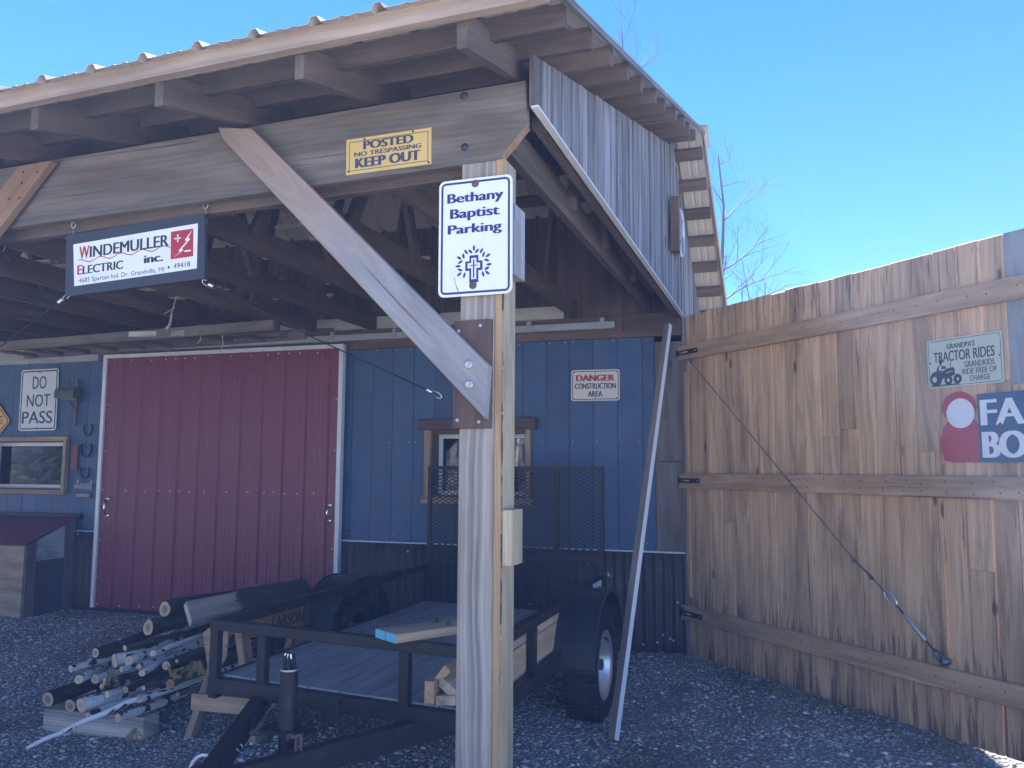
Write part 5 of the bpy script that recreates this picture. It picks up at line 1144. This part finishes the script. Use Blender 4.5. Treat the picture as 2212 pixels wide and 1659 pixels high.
for k, (uv, rp_, far, y0, ln, bk, ct, lb) in enumerate(LG):
    log(uv, rp_, far, y0, ln, bk, ct, lb, stubs=((.1, .02, 1.2), (.35, .012, 1.0)) if k == 2 else ((.3, .01, 2.),) if k in (14, 18) else ())
# logs deeper in the heap, glimpsed between the others
for k, (u, v, y0, r_, bk, lb) in enumerate(((300, 1400, 4.5, 14, 'bark', 'shaded dark log deep behind the thickest middle birch'), (330, 1430, 4.4, 15, 'bark', 'shaded dark log deep behind the slanting birch'), (370, 1390, 4.5, 15, 'bark', 'shaded dark log deep under the topmost logs'), (300, 1470, 4.2, 14, 'bark', 'shaded dark log deep in the lower middle of the heap'), (340, 1500, 4.2, 14, 'bark', 'shaded dark log lowest behind the straight birch'), (250, 1470, 4.3, 15, 'bark', 'shaded dark log behind the cedar sprig'), (395, 1455, 4.3, 13, 'brown_bark', 'shaded brown log beside the sawhorse leg'), (200, 1500, 4.2, 13, 'bark', 'shaded dark log above the second log of the timber'))):
    log((u, v), r_, None, y0, 1.1, bk, 'cut_heart', lb)
for k, (u, v, y0, r_, far, bk, lb) in enumerate((((300, 1440, 3.88, 5, (390, 1402), 'birch', 'thin birch under the slanting one'), (262, 1446, 3.92, 5, (345, 1420), 'birch', 'thin birch right behind the thickest middle birch'), (330, 1412, 3.95, 6, (410, 1388), 'birch', 'birch stem second from the top on the right'), (232, 1500, 3.86, 6, (330, 1470), 'birch', 'thin birch lying between fattest birch and dark thin log'), (300, 1512, 3.8, 6, (384, 1484), 'birch', 'thin birch half hidden at the lower middle'), (310, 1486, 3.84, 5, (392, 1462), 'brown_bark', 'thin brown stem low beside the reddish cedar'), (270, 1400, 4.05, 6, (380, 1370), 'brown_bark', 'thin brown stem directly below the two thick logs')))):
    log((u, v), r_, far, y0, 1.2, bk, 'cut_pale', lb)
# the long thin birch reaching down to the gravel in front
g0 = PZ(58, 1616, .015); g1 = PY(222, 1543, 3.72); g2 = PY(330, 1500, 3.95); mb = MB()
pts = [g0, g0.lerp(g1, .2)+V(.012, 0, .012), g0.lerp(g1, .45)+V(-.012, 0, -.006), g0.lerp(g1, .72)+V(.008, 0, .012), g1, g1.lerp(g2, .5)+V(0, 0, .012), g2]; mb.tube(pts, [.010, .012, .0125, .014, .0155, .016, .017], 10, caps=False, wob=.1); lg = mb.build('log', M['birch'], None, 'longest thin birch stem, its tip down on the gravel in front', 'log', 'logs in the pile by the sawhorse')
mb = MB(); disc(mb, g0, (g0-g1).normalized(), .013); mb.build('cut_end', M['cut_pale'], lg)
# cedar sprigs hanging from the pile
def sprig(u, v, y, n, ln, label, sp=1):
    o = PY(u, v, y); mb = MB()
    for i in range(n):
        a = rnd.uniform(-2.6, -.4) if sp else rnd.uniform(0, 3.1); d = V(math.cos(a), -.3*rnd.random(), math.sin(a)).normalized(); l = ln*rnd.uniform(.5, 1); s_ = d.cross(YA).normalized()
        for k in range(9):
            t = k/9; c = o+d*l*t
            for sg in (-1, 1):
                e = (d*.7+s_*sg).normalized(); w = .006; L2 = l*.28*(1-t*.7); p = e.cross(YA)*w*.5; mb.add([c-p, c+p, c+e*L2+p*.3, c+e*L2-p*.3], [(0, 1, 2, 3)], [(0, 0, 0)]*4, rnd.random())
        mb.tube([o, o+d*l], .002, 4, caps=False)
    mb.build('cedar_sprig', M['cedar_leaf'], None, label, 'sprig', 'cedar sprigs in the log pile')
sprig(240, 1446, 3.8, 3, .13, 'dry cedar sprig hanging in the middle of the log pile')
sprig(373, 1462, 3.8, 4, .08, 'small dry sprig above the reddish cedar log', 0)
sprig(425, 1430, 3.85, 8, .13, 'green cedar sprig by the sawhorse gusset')
sprig(292, 1575, 3.7, 6, .10, 'mossy sprig in front of the timber end')
mb = MB(); q = PZ(436, 1668, .2); mb.tube([q+V(.065*math.cos(t*.26), .02*math.sin(t*.26), .065*math.sin(t*.26)) for t in range(25)], .007, 8, caps=False); mb.build('white_hose_loop', M['white'], None, 'white hose loop peeping in under the trailer coupler', 'hose')

# ------------------------------------------------------------------ trees
def limb(mb, p, d, l, r_, depth, up, tw, fan=2):
    n = 4; pts = [p]; q = p.copy(); dd = d.copy()
    for i in range(n):
        dd = (dd+V(rnd.gauss(0, .10), rnd.gauss(0, .10), rnd.gauss(0, .08)+up*.06)).normalized(); q = q+dd*l/n; pts.append(q.copy())
    mb.tube(pts, [r_*(1-.55*i/n) for i in range(n+1)], 6 if r_ > .02 else 4, caps=False)
    if depth == 0: return
    for k in range(rnd.randint(fan, fan+2)):
        t = rnd.uniform(.3, 1); i = min(int(t*n), n-1); b = pts[i].lerp(pts[i+1], t*n-i) if i < n else pts[-1]
        a = rnd.uniform(0, 6.28); o = dd.orthogonal().normalized(); o2 = dd.cross(o); e = (dd*rnd.uniform(.5, 1)+(o*math.cos(a)+o2*math.sin(a))*rnd.uniform(.4, .8)+ZA*up*.3).normalized()
        limb(mb, b, e, l*rnd.uniform(.5, .75), r_*.45, depth-1, up, tw, fan)
def bare_tree(name, base, ht, r_, lean, label, mat, depth=4, group=None, up=.8, cr=.3, nl=11, ll=.33):
    root = thing(name, base, label, 'tree', group); mb = MB(); top = base+ZA*ht+lean
    pts = [base.lerp(top, t)+V(mnoise.noise((t*3, base.x, 0)), mnoise.noise((t*3, base.x, 5)), 0)*.12*ht*.3*t for t in [i/8 for i in range(9)]]
    mb.tube(pts, [r_*(1-.9*i/8)+.004 for i in range(9)], 9, caps=False); mb.build('trunk', mat, root)
    mb = MB()
    for k in range(nl):
        t = cr+(1-cr)*(k+rnd.random())/nl; i = min(int(t*8), 7); b = pts[i].lerp(pts[i+1], t*8-i); a = rnd.uniform(0, 6.28)
        limb(mb, b, V(math.cos(a), math.sin(a), rnd.uniform(.4, 1.1)).normalized(), ht*ll*(1.15-t*.75), max(r_*.38*(1-t*.7), .006), depth-1, up, 1)
    mb.build('crown', M['twig'], root); return root
tg = 'bare trees behind the barn'
q = PY(1548, 900, 12.5); bare_tree('bare_tree', V(q.x, q.y, 0), 6.2, .07, V(.1, 0, 0), 'bare spring tree right of the barn roof above the gate', M['twig'], 5, tg, .35, .35, 15, .2)
q = PY(1385, 900, 10.5); bare_tree('bare_tree', V(q.x, q.y, 0), 7.3, .05, V(-.2, 0, 0), 'bare upright twigs rising over the gable roof edge', M['twig'], 4, tg, 1.3, .5, 15, .2)
q = PY(820, 900, 11.); bare_tree('bare_tree', V(q.x, q.y, 0), 8.1, .05, V(.1, 0, 0), 'thin bare treetop just over the porch roof ribs', M['twig'], 4, tg, 1.3, .6, 12, .17)
q = PY(1640, 900, 17.); bare_tree('bare_tree', V(q.x, q.y, 0), 5.2, .05, V(.1, 0, 0), 'low bare twig tips just over the gate top', M['twig'], 3, tg, 1.0, .4, 12, .25)
# woods behind the photographer, seen only as reflections in the window panes
for k, (x, y) in enumerate(((-8.2, -6.2), (-7.4, -6.8), (-6.6, -6), (-9, -7.4), (-8.6, -5.6), (-5.9, -7), (-7.0, -7.6), (-9.6, -6.6), (-19.5, -4.5), (-23, -6))):
    bare_tree('birch_tree', V(x, y, 0), rnd.uniform(5, 8), .05 if k < 8 else .12, V(rnd.uniform(-.8, .8), 0, 0), 'white birch in the woods across the yard, mirrored in a window', M['birch'], 2, 'birches across the yard', 1.2, .2, 9, .25)
def conifer(x, y, ht):
    root = thing('conifer', V(x, y, 0), 'green conifer across the yard, mirrored in the left window', 'tree', 'conifers across the yard')
    mb = MB(); mb.tube([V(x, y, 0), V(x, y, ht)], [.14, .02], 8); mb.build('trunk', M['bark'], root); mb = MB()
    for i in range(2600):
        t = rnd.random()**.8; a = rnd.uniform(0, 6.28); rr_ = (1-t)*ht*.27*math.sqrt(rnd.random())+.05; c = V(x+rr_*math.cos(a), y+rr_*math.sin(a), .3+t*(ht-.3)-rr_*.25)
        d = V(math.cos(a), math.sin(a), rnd.uniform(-.6, .3)).normalized(); p = d.cross(ZA).normalized()*rnd.uniform(.03, .07); l = rnd.uniform(.15, .34); mb.add([c-p, c+p, c+d*l], [(0, 1, 2)], [(0, 0, 0)]*3, rnd.random())
    mb.build('crown', M['needles'], root)
for x, y, h_ in ((-12.9, .9, 5.2), (-14.2, -.6, 6), (-16.5, -2.8, 4.2), (-18.3, -3.8, 5.5), (-20.5, -3.2, 4.6), (-15.2, -4.6, 5), (-22, -5, 6.5)): conifer(x, y, h_)

def far_woods():
    mb = MB()
    for k in range(800):                                          # a thicket of pale stems with undergrowth, too many to count
        x = rnd.uniform(-34, 1); y = rnd.uniform(-15, -9.3); h_ = rnd.uniform(2.5, 7.5); p = V(x, y, 0); q = p+V(rnd.gauss(0, .35), rnd.gauss(0, .2), h_)
        mb.tube([p, p.lerp(q, .5)+V(rnd.gauss(0, .1), 0, 0), q], [.024, .017, .006], 3, caps=False)
    a = mb.build('far_thicket', M['twig_pale'], label='dense pale thicket of saplings across the yard', cat='thicket', kind='stuff')
    mb = MB()
    for k in range(20000):
        x = rnd.uniform(-36, 2); y = rnd.uniform(-18, -11); z = rnd.random()**1.6*6.5; c = V(x, y, z); d = V(rnd.gauss(0, 1), rnd.gauss(0, .5), rnd.gauss(0, .7)).normalized(); p = d.orthogonal().normalized()*rnd.uniform(.06, .16)
        mb.add([c-p, c+p, c+d*rnd.uniform(.25, .6)], [(0, 1, 2)], [(0, 0, 0)]*3, rnd.random())
    mb.build('far_undergrowth', M['needles'], label='dark green undergrowth massed behind the pale thicket', cat='undergrowth', kind='stuff')
far_woods()
# thin bluish volume added in place of lens glare, to lift the darks
mb = MB(); mb.bb(-44, 44, -30, 48, -1.2, 9.2)
N = NT('veil_volume'); N.n.remove(N.b); pv = N.new('ShaderNodeVolumePrincipled'); pv.inputs['Density'].default_value = .0135
pv.inputs['Color'].default_value = (.36, .53, 1, 1); pv.inputs['Anisotropy'].default_value = -.25
N.t.links.new(pv.outputs[0], N.n['Material Output'].inputs['Volume'])
mb.build('veil', N.m, kind='stuff', label='thin bluish haze added for the lens glare over the whole yard', cat='veil')
